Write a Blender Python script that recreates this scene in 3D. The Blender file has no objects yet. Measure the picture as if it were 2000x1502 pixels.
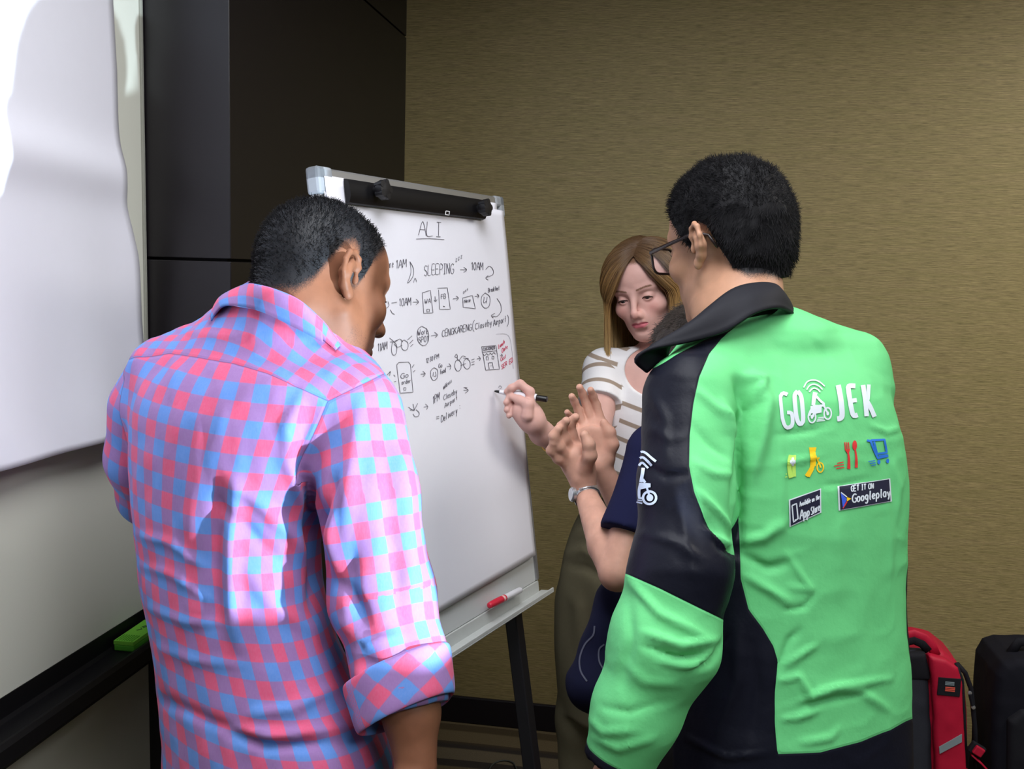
import bpy, bmesh, math, random
import numpy as np
from mathutils import Vector, Matrix
from mathutils.bvhtree import BVHTree
sc = bpy.context.scene
COL = sc.collection
rng = np.random.default_rng(7)
random.seed(7)

# ------------------------------------------------------------------ camera
FPX, PITCH, ROLL, EYE = 1895.0, 0.1162, 0.0271, 1.62
_f = np.array([0, math.cos(PITCH), -math.sin(PITCH)]); _r = np.array([1, 0, 0.]); _u = np.cross(_r, _f)
RT = math.cos(ROLL) * _r + math.sin(ROLL) * _u
UP = -math.sin(ROLL) * _r + math.cos(ROLL) * _u
FW = _f
CAM = np.array([0, 0, EYE])
cd = bpy.data.cameras.new('camera'); cam = bpy.data.objects.new('camera', cd); COL.objects.link(cam)
cd.sensor_width = 36; cd.lens = FPX / 2000 * 36; cd.clip_start = 0.05
M = Matrix(((RT[0], UP[0], -FW[0], CAM[0]), (RT[1], UP[1], -FW[1], CAM[1]), (RT[2], UP[2], -FW[2], CAM[2]), (0, 0, 0, 1)))
cam.matrix_world = M
sc.camera = cam

def ray(x, y):
    return ((x - 1000) / FPX) * RT - ((y - 751) / FPX) * UP + FW
def U(x, y, d):
    """the real-world point seen at photo position (x, y) at distance d along the optical axis"""
    return CAM + ray(x, y) * d
def PJ(p):
    q = np.asarray(p, float) - CAM; d = q @ FW
    return np.stack([1000 + FPX * (q @ RT) / d, 751 - FPX * (q @ UP) / d, d], -1)
def hit(x, y, p0, n):
    r = ray(x, y); return CAM + r * (((p0 - CAM) @ n) / (r @ n))

# ------------------------------------------------------------------ world, lights, exposure
w = bpy.data.worlds.new('room_ambient'); sc.world = w; w.use_nodes = True
w.node_tree.nodes['Background'].inputs[0].default_value = (0.30, 0.32, 0.36, 1)
w.node_tree.nodes['Background'].inputs[1].default_value = 0.02
sc.view_settings.view_transform = 'Standard'; sc.view_settings.look = 'None'
sc.view_settings.gamma = 1; sc.view_settings.use_curve_mapping = False
sc.view_settings.exposure = 0.0

def area(name, loc, target, sx, sy, power, col):
    l = bpy.data.lights.new(name, 'AREA'); l.shape = 'RECTANGLE'; l.size = sx; l.size_y = sy
    l.energy = power; l.color = col
    o = bpy.data.objects.new(name, l); COL.objects.link(o); o.location = loc
    o.rotation_euler = (Vector(target) - Vector(loc)).to_track_quat('-Z', 'Y').to_euler()
    return o
# recessed ceiling panels of the meeting room, the last two added to brighten pad and left wall (their fittings are built with the ceiling)
CEIL = 2.75
PANELS = [((0.10, 0.48), 31, (0.92, 0.95, 1.0)), ((2.0, 1.70), 36, (1.0, 0.96, 0.88)), ((1.0, -0.65), 40, (0.93, 0.96, 1.0)),
          ((0.06, 1.15), 19, (0.95, 0.97, 1.0))]
for i, ((x, y), pw, c) in enumerate(PANELS):
    area('ceiling_panel_light', (x, y, CEIL - 0.03), (x, y, 0), 0.85, 0.85, pw, c)

# the data projector standing on the table to the right: a spot whose picture is a sharp rectangle
PROJ = np.array([0.75, 0.65, 0.98])
PROJ_AIM = np.array([-0.40, 1.42, 1.50])
pl = bpy.data.lights.new('projector_beam', 'SPOT'); pl.energy = 260; pl.color = (0.72, 0.88, 1.0)
pl.spot_size = math.radians(75); pl.spot_blend = 0.0; pl.shadow_soft_size = 0.012
po = bpy.data.objects.new('projector_beam', pl); COL.objects.link(po); po.location = PROJ
po.rotation_euler = Vector(PROJ_AIM - PROJ).to_track_quat('-Z', 'Y').to_euler()
BEAM = dict(l=-0.30, r=0.155, b=-0.222, t=0.36)           # edges of the projected picture (tangent of the angle)
pl.use_nodes = True
_t = pl.node_tree; _n = _t.nodes; _em = next(x for x in _n if x.type == 'EMISSION')
_tc = _n.new('ShaderNodeTexCoord'); _sp = _n.new('ShaderNodeSeparateXYZ'); _t.links.new(_tc.outputs['Normal'], _sp.inputs[0])
def _m(op, a, b=None, c=None):
    x = _n.new('ShaderNodeMath'); x.operation = op
    for i, v in enumerate((a, b, c)):
        if v is None: continue
        if isinstance(v, (int, float)): x.inputs[i].default_value = v
        else: _t.links.new(v, x.inputs[i])
    return x.outputs[0]
_z = _m('ABSOLUTE', _sp.outputs[2]); _tx = _m('DIVIDE', _sp.outputs[0], _z); _ty = _m('DIVIDE', _sp.outputs[1], _z)
_s = _m('MULTIPLY', _m('MULTIPLY', _m('GREATER_THAN', _tx, BEAM['l']), _m('LESS_THAN', _tx, BEAM['r'])),
        _m('MULTIPLY', _m('GREATER_THAN', _ty, BEAM['b']), _m('LESS_THAN', _ty, BEAM['t'])))
# mask added to the beam, keeping it off the green sleeve and the sheet's right edge
_s = _m('MULTIPLY', _s, _m('MAXIMUM', _m('LESS_THAN', _tx, _m('MULTIPLY_ADD', _ty, 0.12, 0.056)), _m('MULTIPLY', _m('GREATER_THAN', _ty, 0.085), _m('GREATER_THAN', _tx, 0.105))))
_t.links.new(_s, _em.inputs['Strength'])
# ------------------------------------------------------------------ helpers
def lin(c):
    c = np.asarray(c, float) / 255.0
    return tuple(np.where(c <= 0.04045, c / 12.92, ((c + 0.055) / 1.055) ** 2.4)) + (1.0,)
class NT:
    """small node-tree builder for one material"""
    def __init__(s, name):
        s.m = bpy.data.materials.new(name); s.m.use_nodes = True
        s.t = s.m.node_tree; s.n = s.t.nodes; s.b = s.n['Principled BSDF']
    def node(s, t, **kw):
        x = s.n.new(t)
        for k, v in kw.items(): setattr(x, k, v)
        return x
    def link(s, a, b): s.t.links.new(a, b)
    def put(s, sock, v):
        if hasattr(v, 'is_linked') or hasattr(v, 'links'): s.link(v, sock)
        else: sock.default_value = v
    def math(s, op, a, b=0.0, c=None):
        x = s.node('ShaderNodeMath', operation=op); s.put(x.inputs[0], a); s.put(x.inputs[1], b)
        if c is not None: s.put(x.inputs[2], c)
        return x.outputs[0]
    def mix(s, f, a, b):
        x = s.node('ShaderNodeMix', data_type='RGBA'); s.put(x.inputs[0], f); s.put(x.inputs[6], a); s.put(x.inputs[7], b)
        return x.outputs[2]
    def attr(s, n):
        return s.node('ShaderNodeAttribute', attribute_name=n)
    def noise(s, scale=5, detail=3, vec=None, rough=.55):
        x = s.node('ShaderNodeTexNoise'); x.inputs['Scale'].default_value = scale; x.inputs['Detail'].default_value = detail
        x.inputs['Roughness'].default_value = rough
        if vec is not None: s.link(vec, x.inputs['Vector'])
        return x.outputs[0]
    def coord(s, kind='Object', sc_=(1, 1, 1)):
        t = s.node('ShaderNodeTexCoord'); m = s.node('ShaderNodeMapping'); m.inputs['Scale'].default_value = sc_
        s.link(t.outputs[kind], m.inputs[0]); return m.outputs[0]
    def ramp(s, f, lo, hi, a=0.0, b=1.0):
        x = s.node('ShaderNodeMapRange'); x.clamp = True; s.put(x.inputs[0], f)
        x.inputs[1].default_value = lo; x.inputs[2].default_value = hi; x.inputs[3].default_value = a; x.inputs[4].default_value = b
        return x.outputs[0]
    def bump(s, h, strength=.2, dist=.002):
        x = s.node('ShaderNodeBump'); x.inputs['Strength'].default_value = strength; x.inputs['Distance'].default_value = dist
        s.put(x.inputs['Height'], h); s.link(x.outputs[0], s.b.inputs['Normal'])
    def base(s, c, rough=.6, spec=.4, metal=0.0):
        s.put(s.b.inputs['Base Color'], c); s.put(s.b.inputs['Roughness'], rough)
        s.b.inputs['Specular IOR Level'].default_value = spec; s.b.inputs['Metallic'].default_value = metal
        return s
def plain(name, c, rough=.55, spec=.4, metal=0.0, nz=0.06, scale=60, bump=0.0):
    """one colour with a slight procedural variation"""
    q = NT(name); f = q.noise(scale, 3, q.coord())
    c = lin(c); d = tuple(max(0, v * (1 - nz * 2)) for v in c[:3]) + (1,)
    q.base(q.mix(f, d, c), rough, spec, metal)
    if bump: q.bump(f, bump, .001)
    return q.m

def link(o, parent=None):
    COL.objects.link(o)
    if parent is not None:
        o.parent = parent; o.matrix_parent_inverse = parent.matrix_world.inverted() if False else Matrix.Identity(4)
    return o
def tag(o, label=None, cat=None, group=None, kind=None):
    if label: o['label'] = label
    if cat: o['category'] = cat
    if group: o['group'] = group
    if kind: o['kind'] = kind
    return o
def obj(name, verts, faces, mat, parent=None, smooth=False, mw=None):
    me = bpy.data.meshes.new(name)
    me.from_pydata([tuple(map(float, v)) for v in verts], [], [tuple(map(int, f)) for f in faces]); me.update()
    if mat is not None: me.materials.append(mat)
    if smooth: me.shade_smooth()
    o = bpy.data.objects.new(name, me); link(o, parent)
    if mw is not None: o.matrix_local = mw
    return o
class MB:
    """collects simple solids into one mesh"""
    def __init__(s): s.bm = bmesh.new()
    def box(s, lo, hi, bev=0.0, mw=None, seg=2):
        r = bmesh.ops.create_cube(s.bm, size=1); vs = r['verts']
        lo = Vector(lo); hi = Vector(hi)
        for v in vs: v.co = Vector(((v.co[i] + .5) * (hi[i] - lo[i]) + lo[i]) for i in range(3))
        if bev > 0:
            es = list({e for v in vs for e in v.link_edges})
            r = bmesh.ops.bevel(s.bm, geom=es, offset=bev, segments=seg, affect='EDGES', profile=.5)
            vs = list({v for f in r['faces'] for v in f.verts} | {v for v in vs if v.is_valid})
        if mw is not None: bmesh.ops.transform(s.bm, matrix=mw, verts=[v for v in vs if v.is_valid])
        return s
    def poly(s, pts, depth, mw=None):
        """prism: outline in the local xy plane, extruded along z by depth"""
        a = [s.bm.verts.new((x, y, 0)) for x, y in pts]; b = [s.bm.verts.new((x, y, depth)) for x, y in pts]
        n = len(pts); s.bm.faces.new(a[::-1]); s.bm.faces.new(b)
        for i in range(n): s.bm.faces.new((a[i], a[(i + 1) % n], b[(i + 1) % n], b[i]))
        if mw is not None: bmesh.ops.transform(s.bm, matrix=mw, verts=a + b)
        return s
    def tube(s, pts, rad, n=10, caps=True, flat=1.0, upv=None):
        pts = [Vector(p) for p in pts]; m = len(pts); rings = []
        rad = rad if hasattr(rad, '__len__') else [rad] * m
        t0 = (pts[1] - pts[0]).normalized(); ref = Vector(upv) if upv is not None else Vector((0, 0, 1))
        if abs(t0.dot(ref)) > .95 and upv is None: ref = Vector((1, 0, 0))
        for i, p in enumerate(pts):
            t = (pts[min(i + 1, m - 1)] - pts[max(i - 1, 0)]).normalized()
            a = t.cross(ref).normalized(); b = a.cross(t).normalized(); ref = b if upv is None else ref
            rings.append([s.bm.verts.new(p + (a * math.cos(6.28318 * k / n) + b * flat * math.sin(6.28318 * k / n)) * rad[i]) for k in range(n)])
        for r0, r1 in zip(rings, rings[1:]):
            for k in range(n): s.bm.faces.new((r0[k], r0[(k + 1) % n], r1[(k + 1) % n], r1[k]))
        if caps: s.bm.faces.new(rings[0][::-1]); s.bm.faces.new(rings[-1])
        return s
    def lathe(s, prof, mw, n=20):
        """profile [(radius, z)] turned about z"""
        rings = [[s.bm.verts.new((r * math.cos(6.28318 * k / n), r * math.sin(6.28318 * k / n), z)) for k in range(n)] for r, z in prof]
        for r0, r1 in zip(rings, rings[1:]):
            for k in range(n): s.bm.faces.new((r0[k], r0[(k + 1) % n], r1[(k + 1) % n], r1[k]))
        s.bm.faces.new(rings[0][::-1]); s.bm.faces.new(rings[-1])
        bmesh.ops.transform(s.bm, matrix=mw, verts=[v for r in rings for v in r]); return s
    def build(s, name, mat, parent=None, smooth=False, mw=None, auto=None):
        me = bpy.data.meshes.new(name); bmesh.ops.recalc_face_normals(s.bm, faces=s.bm.faces); s.bm.to_mesh(me); s.bm.free()
        if mat is not None: me.materials.append(mat)
        o = bpy.data.objects.new(name, me); link(o, parent)
        if mw is not None: o.matrix_local = mw
        if smooth: me.shade_smooth()
        if auto: 
            me.shade_smooth(); me.set_sharp_from_angle(angle=auto)
        return o
def empty(name, mw=None):
    o = bpy.data.objects.new(name, None); o.empty_display_size = .05; COL.objects.link(o)
    if mw is not None: o.matrix_world = mw
    return o
def frame(o, x, y, z):
    return Matrix(((x[0], y[0], z[0], o[0]), (x[1], y[1], z[1], o[1]), (x[2], y[2], z[2], o[2]), (0, 0, 0, 1)))
def nrm(v): v = np.asarray(v, float); return v / np.linalg.norm(v)
def sweep(poly, closed=False):
    return poly

# ------------------------------------------------------------------ pen strokes: single-line letters, laid on a real surface
_L = {
 'A': [[(0, 0), (.45, 1), (.9, 0)], [(.18, .38), (.74, .38)]], 'B': [[(0, 0), (0, 1), (.5, 1), (.7, .8), (.5, .54), (0, .54)], [(.5, .54), (.8, .28), (.55, 0), (0, 0)]],
 'C': [[(.8, .85), (.5, 1), (.15, .85), (0, .5), (.15, .12), (.5, 0), (.8, .15)]], 'D': [[(0, 0), (0, 1), (.5, .95), (.8, .5), (.5, .05), (0, 0)]],
 'E': [[(.75, 1), (0, 1), (0, 0), (.75, 0)], [(0, .52), (.6, .52)]], 'F': [[(.7, 1), (0, 1), (0, 0)], [(0, .52), (.55, .52)]],
 'G': [[(.8, .85), (.5, 1), (.15, .85), (0, .5), (.15, .12), (.5, 0), (.8, .15), (.8, .45), (.5, .45)]], 'H': [[(0, 0), (0, 1)], [(.75, 0), (.75, 1)], [(0, .5), (.75, .5)]],
 'I': [[(.3, 0), (.3, 1)], [(.05, 1), (.55, 1)], [(.05, 0), (.55, 0)]], 'i': [[(.2, 0), (.2, .62)], [(.2, .8), (.2, .86)]], 'J': [[(.6, 1), (.6, .2), (.4, 0), (.15, .05), (0, .22)]],
 'K': [[(0, 0), (0, 1)], [(.7, 1), (0, .45)], [(.2, .6), (.75, 0)]], 'L': [[(0, 1), (0, 0), (.65, 0)]], 'M': [[(0, 0), (.08, 1), (.45, .35), (.82, 1), (.9, 0)]],
 'N': [[(0, 0), (0, 1), (.7, 0), (.7, 1)]], 'O': [[(.4, 1), (.1, .85), (0, .5), (.1, .15), (.4, 0), (.7, .15), (.8, .5), (.7, .85), (.4, 1)]],
 'P': [[(0, 0), (0, 1), (.5, 1), (.72, .78), (.5, .5), (0, .5)]], 'R': [[(0, 0), (0, 1), (.5, 1), (.72, .78), (.5, .52), (0, .52)], [(.35, .52), (.75, 0)]],
 'S': [[(.7, .88), (.4, 1), (.08, .85), (.1, .6), (.6, .42), (.7, .18), (.4, 0), (.05, .12)]], 'T': [[(.4, 0), (.4, 1)], [(0, 1), (.8, 1)]],
 'U': [[(0, 1), (0, .2), (.25, 0), (.5, 0), (.7, .2), (.7, 1)]], 'W': [[(0, 1), (.22, 0), (.45, .7), (.68, 0), (.9, 1)]], 'Y': [[(0, 1), (.4, .5), (.8, 1)], [(.4, .5), (.4, 0)]],
 'Z': [[(0, 1), (.7, 1), (0, 0), (.7, 0)]], '0': [[(.35, 1), (.08, .8), (0, .5), (.08, .15), (.35, 0), (.6, .15), (.68, .5), (.6, .85), (.35, 1)]],
 '1': [[(.1, .8), (.3, 1), (.3, 0)]], '2': [[(0, .8), (.3, 1), (.6, .8), (.5, .5), (0, 0), (.65, 0)]], '3': [[(0, .9), (.35, 1), (.6, .78), (.3, .54), (.65, .28), (.35, 0), (0, .12)]],
 '(': [[(.35, 1.1), (.05, .75), (0, .4), (.1, .05), (.35, -.15)]], ')': [[(0, 1.1), (.3, .75), (.35, .4), (.25, .05), (0, -.15)]], '=': [[(0, .62), (.6, .62)], [(0, .3), (.6, .3)]],
 '-': [[(0, .5), (.6, .5)]], '>': [[(0, .5), (.9, .5)], [(.6, .75), (.95, .5), (.6, .25)]], ':': [[(.1, .6), (.14, .66)], [(.1, .2), (.14, .26)]], '.': [[(.1, 0), (.14, .06)]],
 'a': [[(.5, .6), (.2, .65), (0, .35), (.2, .02), (.5, .2), (.5, .62), (.5, .1), (.62, 0)]], 'b': [[(0, 1.05), (0, 0), (.35, .02), (.55, .3), (.35, .6), (0, .45)]],
 'c': [[(.5, .5), (.25, .62), (0, .3), (.22, .02), (.52, .12)]], 'd': [[(.5, .55), (.2, .62), (0, .3), (.2, .02), (.5, .15)], [(.52, 1.05), (.52, 0)]],
 'e': [[(.02, .33), (.48, .36), (.38, .6), (.15, .6), (0, .3), (.2, .02), (.5, .12)]], 'f': [[(.5, .95), (.3, 1.05), (.2, .8), (.2, 0)], [(0, .58), (.42, .58)]],
 'g': [[(.5, .55), (.2, .62), (0, .35), (.2, .08), (.5, .2), (.5, .6), (.48, -.2), (.25, -.38), (.02, -.25)]], 'h': [[(0, 1.05), (0, 0)], [(0, .4), (.3, .62), (.48, .45), (.48, 0)]],
 'k': [[(0, 1.05), (0, 0)], [(.45, .6), (0, .25), (.48, 0)]], 'l': [[(.15, 1.05), (.15, .1), (.3, 0)]], 'm': [[(0, 0), (0, .6)], [(0, .45), (.2, .6), (.34, .45), (.34, 0)], [(.34, .45), (.54, .6), (.7, .45), (.7, 0)]],
 'n': [[(0, 0), (0, .6)], [(0, .42), (.28, .62), (.46, .42), (.46, 0)]], 'o': [[(.25, .62), (.03, .45), (.05, .12), (.27, 0), (.5, .15), (.5, .48), (.25, .62)]],
 'p': [[(0, .6), (0, -.4)], [(0, .5), (.3, .62), (.52, .32), (.32, .02), (0, .12)]], 'r': [[(0, 0), (0, .6)], [(0, .4), (.2, .6), (.4, .55)]],
 's': [[(.42, .5), (.2, .62), (.05, .48), (.4, .2), (.25, 0), (0, .1)]], 't': [[(.2, .95), (.2, .1), (.38, 0)], [(0, .6), (.42, .6)]], 'u': [[(0, .6), (0, .12), (.2, 0), (.45, .18), (.45, .6), (.47, 0)]],
 'v': [[(0, .6), (.24, 0), (.48, .6)]], 'w': [[(0, .6), (.18, 0), (.34, .45), (.5, 0), (.68, .6)]], 'x': [[(0, .6), (.45, 0)], [(.45, .6), (0, 0)]], 'y': [[(0, .6), (.24, .05)], [(.5, .6), (.2, -.38)]], 'z': [[(0, .6), (.45, .6), (0, 0), (.45, 0)]],
}
_W = {'I': .6, 'i': .4, 'l': .4, '1': .45, ':': .3, '.': .3, ' ': .5, 'M': 1.05, 'W': 1.05, 'm': .85, 'w': .8, '>': 1.1, '(': .5, ')': .5}
def text_strokes(txt, p0, p1, h, jit=0.0, up=None):
    """txt drawn from photo point p0 to p1 (baseline) with letter height h px; returns polylines in photo coordinates"""
    p0 = np.array(p0, float); p1 = np.array(p1, float)
    adv = [(_W.get(c, .78 if c.isupper() or c.isdigit() else .62) + .2) for c in txt]; tot = sum(adv) - .2
    d = (p1 - p0) / tot; upv = np.array(up if up is not None else (0.02, -1.0)) * h
    out = []; x = 0
    r = random.Random(txt)
    for c, a in zip(txt, adv):
        for st in _L.get(c, []):
            jx, jy = r.uniform(-jit, jit), r.uniform(-jit, jit)
            out.append([p0 + d * (x + px + jx) + upv * (py + jy) for px, py in st])
        x += a
    return out
def smooth_line(pts, step=3.0, curve=True):
    pts = [np.array(p, float) for p in pts]
    if len(pts) == 2 or not curve:
        o = []
        for a, b in zip(pts, pts[1:]):
            n = max(1, int(np.linalg.norm(b - a) / step))
            o += [a + (b - a) * k / n for k in range(n)]
        return o + [pts[-1]]
    P = [2 * pts[0] - pts[1]] + pts + [2 * pts[-1] - pts[-2]]; o = []
    for i in range(1, len(P) - 2):
        n = max(2, int(np.linalg.norm(P[i + 1] - P[i]) / step))
        for k in range(n):
            t = k / n
            o.append(.5 * (2 * P[i] + (P[i + 1] - P[i - 1]) * t + (2 * P[i - 1] - 5 * P[i] + 4 * P[i + 1] - P[i + 2]) * t * t + (3 * P[i] - P[i - 1] - 3 * P[i + 1] + P[i + 2]) * t ** 3))
    return o + [pts[-1]]
class Ink:
    """flat marks (pen lines, embroidery, patches) given where the photo shows them and laid onto a real surface"""
    def __init__(s, surf): s.v = []; s.f = []; s.surf = surf   # surf(x, y, lift) -> world point or None
    def _q(s, pts2, faces, lift):
        P = [s.surf(x, y, lift) for x, y in pts2]
        b = len(s.v); ok = [p is not None for p in P]
        s.v += [p if p is not None else np.zeros(3) for p in P]
        s.f += [tuple(b + i for i in f) for f in faces if all(ok[i] for i in f)]
    def line(s, pts, w, lift=.0006, curve=True, step=3.0, close=False):
        if close: pts = list(pts) + [pts[0]]
        L = smooth_line(pts, step, curve); L = [L[0]] + [b for a, b in zip(L, L[1:]) if np.linalg.norm(b - a) > 1e-3]
        n = len(L); V = []
        if n < 2: return s
        for i, p in enumerate(L):
            t = L[min(i + 1, n - 1)] - L[max(i - 1, 0)]; t = t / (np.linalg.norm(t) + 1e-9); q = np.array([-t[1], t[0]])
            ww = w[0] + (w[1] - w[0]) * i / (n - 1) if hasattr(w, '__len__') else w
            V += [p + q * ww / 2, p - q * ww / 2]
        s._q(V, [(2 * i, 2 * i + 1, 2 * i + 3, 2 * i + 2) for i in range(n - 1)], lift); return s
    def lines(s, polys, w, **k):
        for p in polys: s.line(p, w, **k)
        return s
    def quad(s, c4, lift=.0006, n=10):
        c4 = [np.array(c, float) for c in c4]; V = []
        for j in range(n + 1):
            for i in range(n + 1):
                u, v = i / n, j / n
                V.append((c4[0] * (1 - u) + c4[1] * u) * (1 - v) + (c4[3] * (1 - u) + c4[2] * u) * v)
        s._q(V, [(j * (n + 1) + i, j * (n + 1) + i + 1, (j + 1) * (n + 1) + i + 1, (j + 1) * (n + 1) + i) for j in range(n) for i in range(n)], lift); return s
    def blob(s, c, rx, ry, lift=.0006, rot=0.0, n=20):
        V = [np.array(c, float)]
        for r in (.5, 1):
            for k in range(n):
                a = 6.28318 * k / n; x, y = rx * r * math.cos(a), ry * r * math.sin(a)
                V.append(np.array(c) + np.array([x * math.cos(rot) - y * math.sin(rot), x * math.sin(rot) + y * math.cos(rot)]))
        F = [(0, 1 + k, 1 + (k + 1) % n) for k in range(n)] + [(1 + k, 1 + n + k, 1 + n + (k + 1) % n, 1 + (k + 1) % n) for k in range(n)]
        s._q(V, F, lift); return s
    def build(s, name, mat, parent=None):
        return obj(name, s.v, s.f, mat, parent)

# ------------------------------------------------------------------ soft solids (distance fields meshed with surface nets): bodies and clothes
def smin(a, b, k):
    h = np.clip(.5 + .5 * (b - a) / k, 0, 1); return b + (a - b) * h - k * h * (1 - h)
class Fld:
    def __init__(s): s.ops = []
    def add(s, fn, c, R, k=.02, op='u', m=None): s.ops.append((fn, np.array(c, np.float32), R, k, op)); return s
    def cap(s, a, b, ra, rb=None, k=.02, op='u'):
        rb = ra if rb is None else rb
        a = np.array(a, np.float32); b = np.array(b, np.float32); ab = b - a; L2 = float(ab @ ab) + 1e-12
        def fn(p):
            t = np.clip(((p - a) @ ab) / L2, 0, 1); q = p - a - t[:, None] * ab
            return np.sqrt((q * q).sum(1)) - (ra + (rb - ra) * t)
        return s.add(fn, (a + b) / 2, math.sqrt(L2) / 2 + max(ra, rb), k, op)
    def chain(s, pts, rs, k=.02, op='u'):
        for i in range(len(pts) - 1): s.cap(pts[i], pts[i + 1], rs[i], rs[i + 1], k, op)
        return s
    def ell(s, c, r, R=None, k=.02, op='u'):
        c = np.array(c, np.float32); r = np.array(r, np.float32); R_ = np.eye(3, dtype=np.float32) if R is None else np.array(R, np.float32)
        def fn(p):
            q = (p - c) @ R_; k0 = np.sqrt(((q / r) ** 2).sum(1)); k1 = np.sqrt(((q / (r * r)) ** 2).sum(1)) + 1e-9
            return np.where(k0 < .05, -float(r.min()), k0 * (k0 - 1) / k1)
        return s.add(fn, c, float(r.max()), k, op)
    def loft(s, zs, cx, cy, A, B, yaw, n=2.4, k=.03, op='u'):
        """upright body: centre and half sizes per height; yaw = facing (0 = away from the camera, + = right)"""
        zs = np.array(zs, float); o = np.argsort(zs); zs = zs[o]; cx, cy, A, B = [np.array(v, float)[o] for v in (cx, cy, A, B)]
        zz = np.linspace(zs[0], zs[-1], 160)
        def cub(v):
            m = np.gradient(v, zs); i = np.clip(np.searchsorted(zs, zz) - 1, 0, len(zs) - 2); h = zs[i + 1] - zs[i]; t = (zz - zs[i]) / h
            return ((1 + 2 * t) * (1 - t) ** 2 * v[i] + t * (1 - t) ** 2 * h * m[i] + t * t * (3 - 2 * t) * v[i + 1] + t * t * (t - 1) * h * m[i + 1])
        T = [cub(v) for v in (cx, cy, A, B)]; G = [np.abs(np.gradient(t, zz)) for t in T]; T.append(1 / np.sqrt(1 + (np.maximum(G[2], G[3]) + .7 * (G[0] + G[1])) ** 2)); cs, sn = math.cos(yaw), math.sin(yaw)
        def fn(p):
            z = np.clip(p[:, 2], zs[0], zs[-1]); X, Y, a, b, sl = [np.interp(z, zz, t) for t in T]
            dx, dy = p[:, 0] - X, p[:, 1] - Y; u = dx * cs - dy * sn; v = dx * sn + dy * cs
            q = (np.abs(u / a) ** n + np.abs(v / b) ** n) ** (1 / n); rr = np.sqrt(u * u + v * v)
            d = np.where(q > .05, rr * (1 - 1 / np.maximum(q, .05)), -np.minimum(a, b)) * sl
            w_ = np.abs(p[:, 2] - (zs[0] + zs[-1]) / 2) - (zs[-1] - zs[0]) / 2
            return (np.sqrt(np.maximum(d, 0) ** 2 + np.maximum(w_, 0) ** 2) + np.minimum(np.maximum(d, w_), 0)).astype(np.float32)
        c = (cx.mean(), cy.mean(), zs.mean()); R = (zs[-1] - zs[0]) / 2 + max(A.max(), B.max()) + .15
        return s.add(fn, c, R, k, op)
    def __call__(s, p):
        p = np.asarray(p, np.float32); d = np.full(len(p), 9.0, np.float32)
        for fn, c, R, k, op in s.ops:
            bd = np.sqrt(((p - c) ** 2).sum(1)) - R
            if op == 'u': m = bd < d + k
            else: m = bd < k + .002
            if not m.any(): continue
            v = fn(p[m]); e = d[m]
            if op == 'u': d[m] = smin(e, v, k)
            elif op == 's': d[m] = -smin(-e, v, k)
            elif op == 'i': d[m] = -smin(-e, -v, k)
        return d
def mesh_field(fn, lo, hi, h, lev=4, clip=None, lip=1.6):
    """sparse surface nets of fn on spacing h in the box lo..hi"""
    lo = np.array(lo, float); H = h * 2 ** lev
    n = np.ceil((np.array(hi) - lo) / H).astype(int) + 1
    g = np.stack(np.meshgrid(*[np.arange(v) for v in n], indexing='ij'), -1).reshape(-1, 3)
    s = H
    for l in range(lev + 1):
        d = fn(lo + (g + .5) * s)
        g = g[np.abs(d) < s * .87 * lip + .002]
        if l < lev:
            o = np.array([[i, j, k] for i in (0, 1) for j in (0, 1) for k in (0, 1)])
            g = (g[:, None, :] * 2 + o[None]).reshape(-1, 3); s /= 2
    N = n * 2 ** lev + 3
    key = lambda q: (q[:, 0].astype(np.int64) * N[1] + q[:, 1]) * N[2] + q[:, 2]
    off = np.array([[i, j, k] for i in (0, 1) for j in (0, 1) for k in (0, 1)])
    ck = key((g[:, None] + off[None]).reshape(-1, 3)); uk, inv = np.unique(ck, return_inverse=True)
    kk = np.stack([uk // (N[1] * N[2]), (uk // N[2]) % N[1], uk % N[2]], -1)
    val = fn(lo + kk * h); val = np.where(val == 0, 1e-7, val)
    cv = val[inv].reshape(-1, 8); ins = cv < 0; act = ins.any(1) & ~ins.all(1)
    g = g[act]; cv = cv[act]; ins = ins[act]
    E = [(a, b) for a in range(8) for b in range(a + 1, 8) if bin(a ^ b).count('1') == 1]
    acc = np.zeros((len(g), 3)); cnt = np.zeros(len(g)); of = off.astype(float)
    for a, b in E:
        x = ins[:, a] != ins[:, b]; t = cv[:, a] / np.where(x, cv[:, a] - cv[:, b], 1)
        acc += np.where(x[:, None], of[a] + (of[b] - of[a]) * t[:, None], 0); cnt += x
    V = lo + (g + acc / cnt[:, None]) * h
    gk = key(g); so = np.argsort(gk); sk = gk[so]
    def find(q):
        k = key(q); i = np.clip(np.searchsorted(sk, k), 0, len(sk) - 1); return np.where(sk[i] == k, so[i], -1)
    Q = []
    for ax in range(3):
        b = 4 >> ax; x = ins[:, 0] != ins[:, b]     # edge from corner 0 along ax
        c = g[x]; a1, a2 = (ax + 1) % 3, (ax + 2) % 3; e1 = np.eye(3, dtype=int)[a1]; e2 = np.eye(3, dtype=int)[a2]
        q = np.stack([find(c - e1 - e2), find(c - e2), find(c), find(c - e1)], -1); fl = ins[x, 0]
        q = np.where(fl[:, None], q, q[:, ::-1]); Q.append(q[(q >= 0).all(1)])
    Q = np.concatenate(Q)
    for _ in range(2):          # settle the vertices onto the surface
        e = h * .5; gr = np.stack([fn(V + np.eye(3)[i] * e) - fn(V - np.eye(3)[i] * e) for i in range(3)], -1) / (2 * e)
        V = V - gr * (np.clip(fn(V), -h, h) / ((gr * gr).sum(1) + 1e-6).clip(.25))[:, None]
    return V, Q
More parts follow.
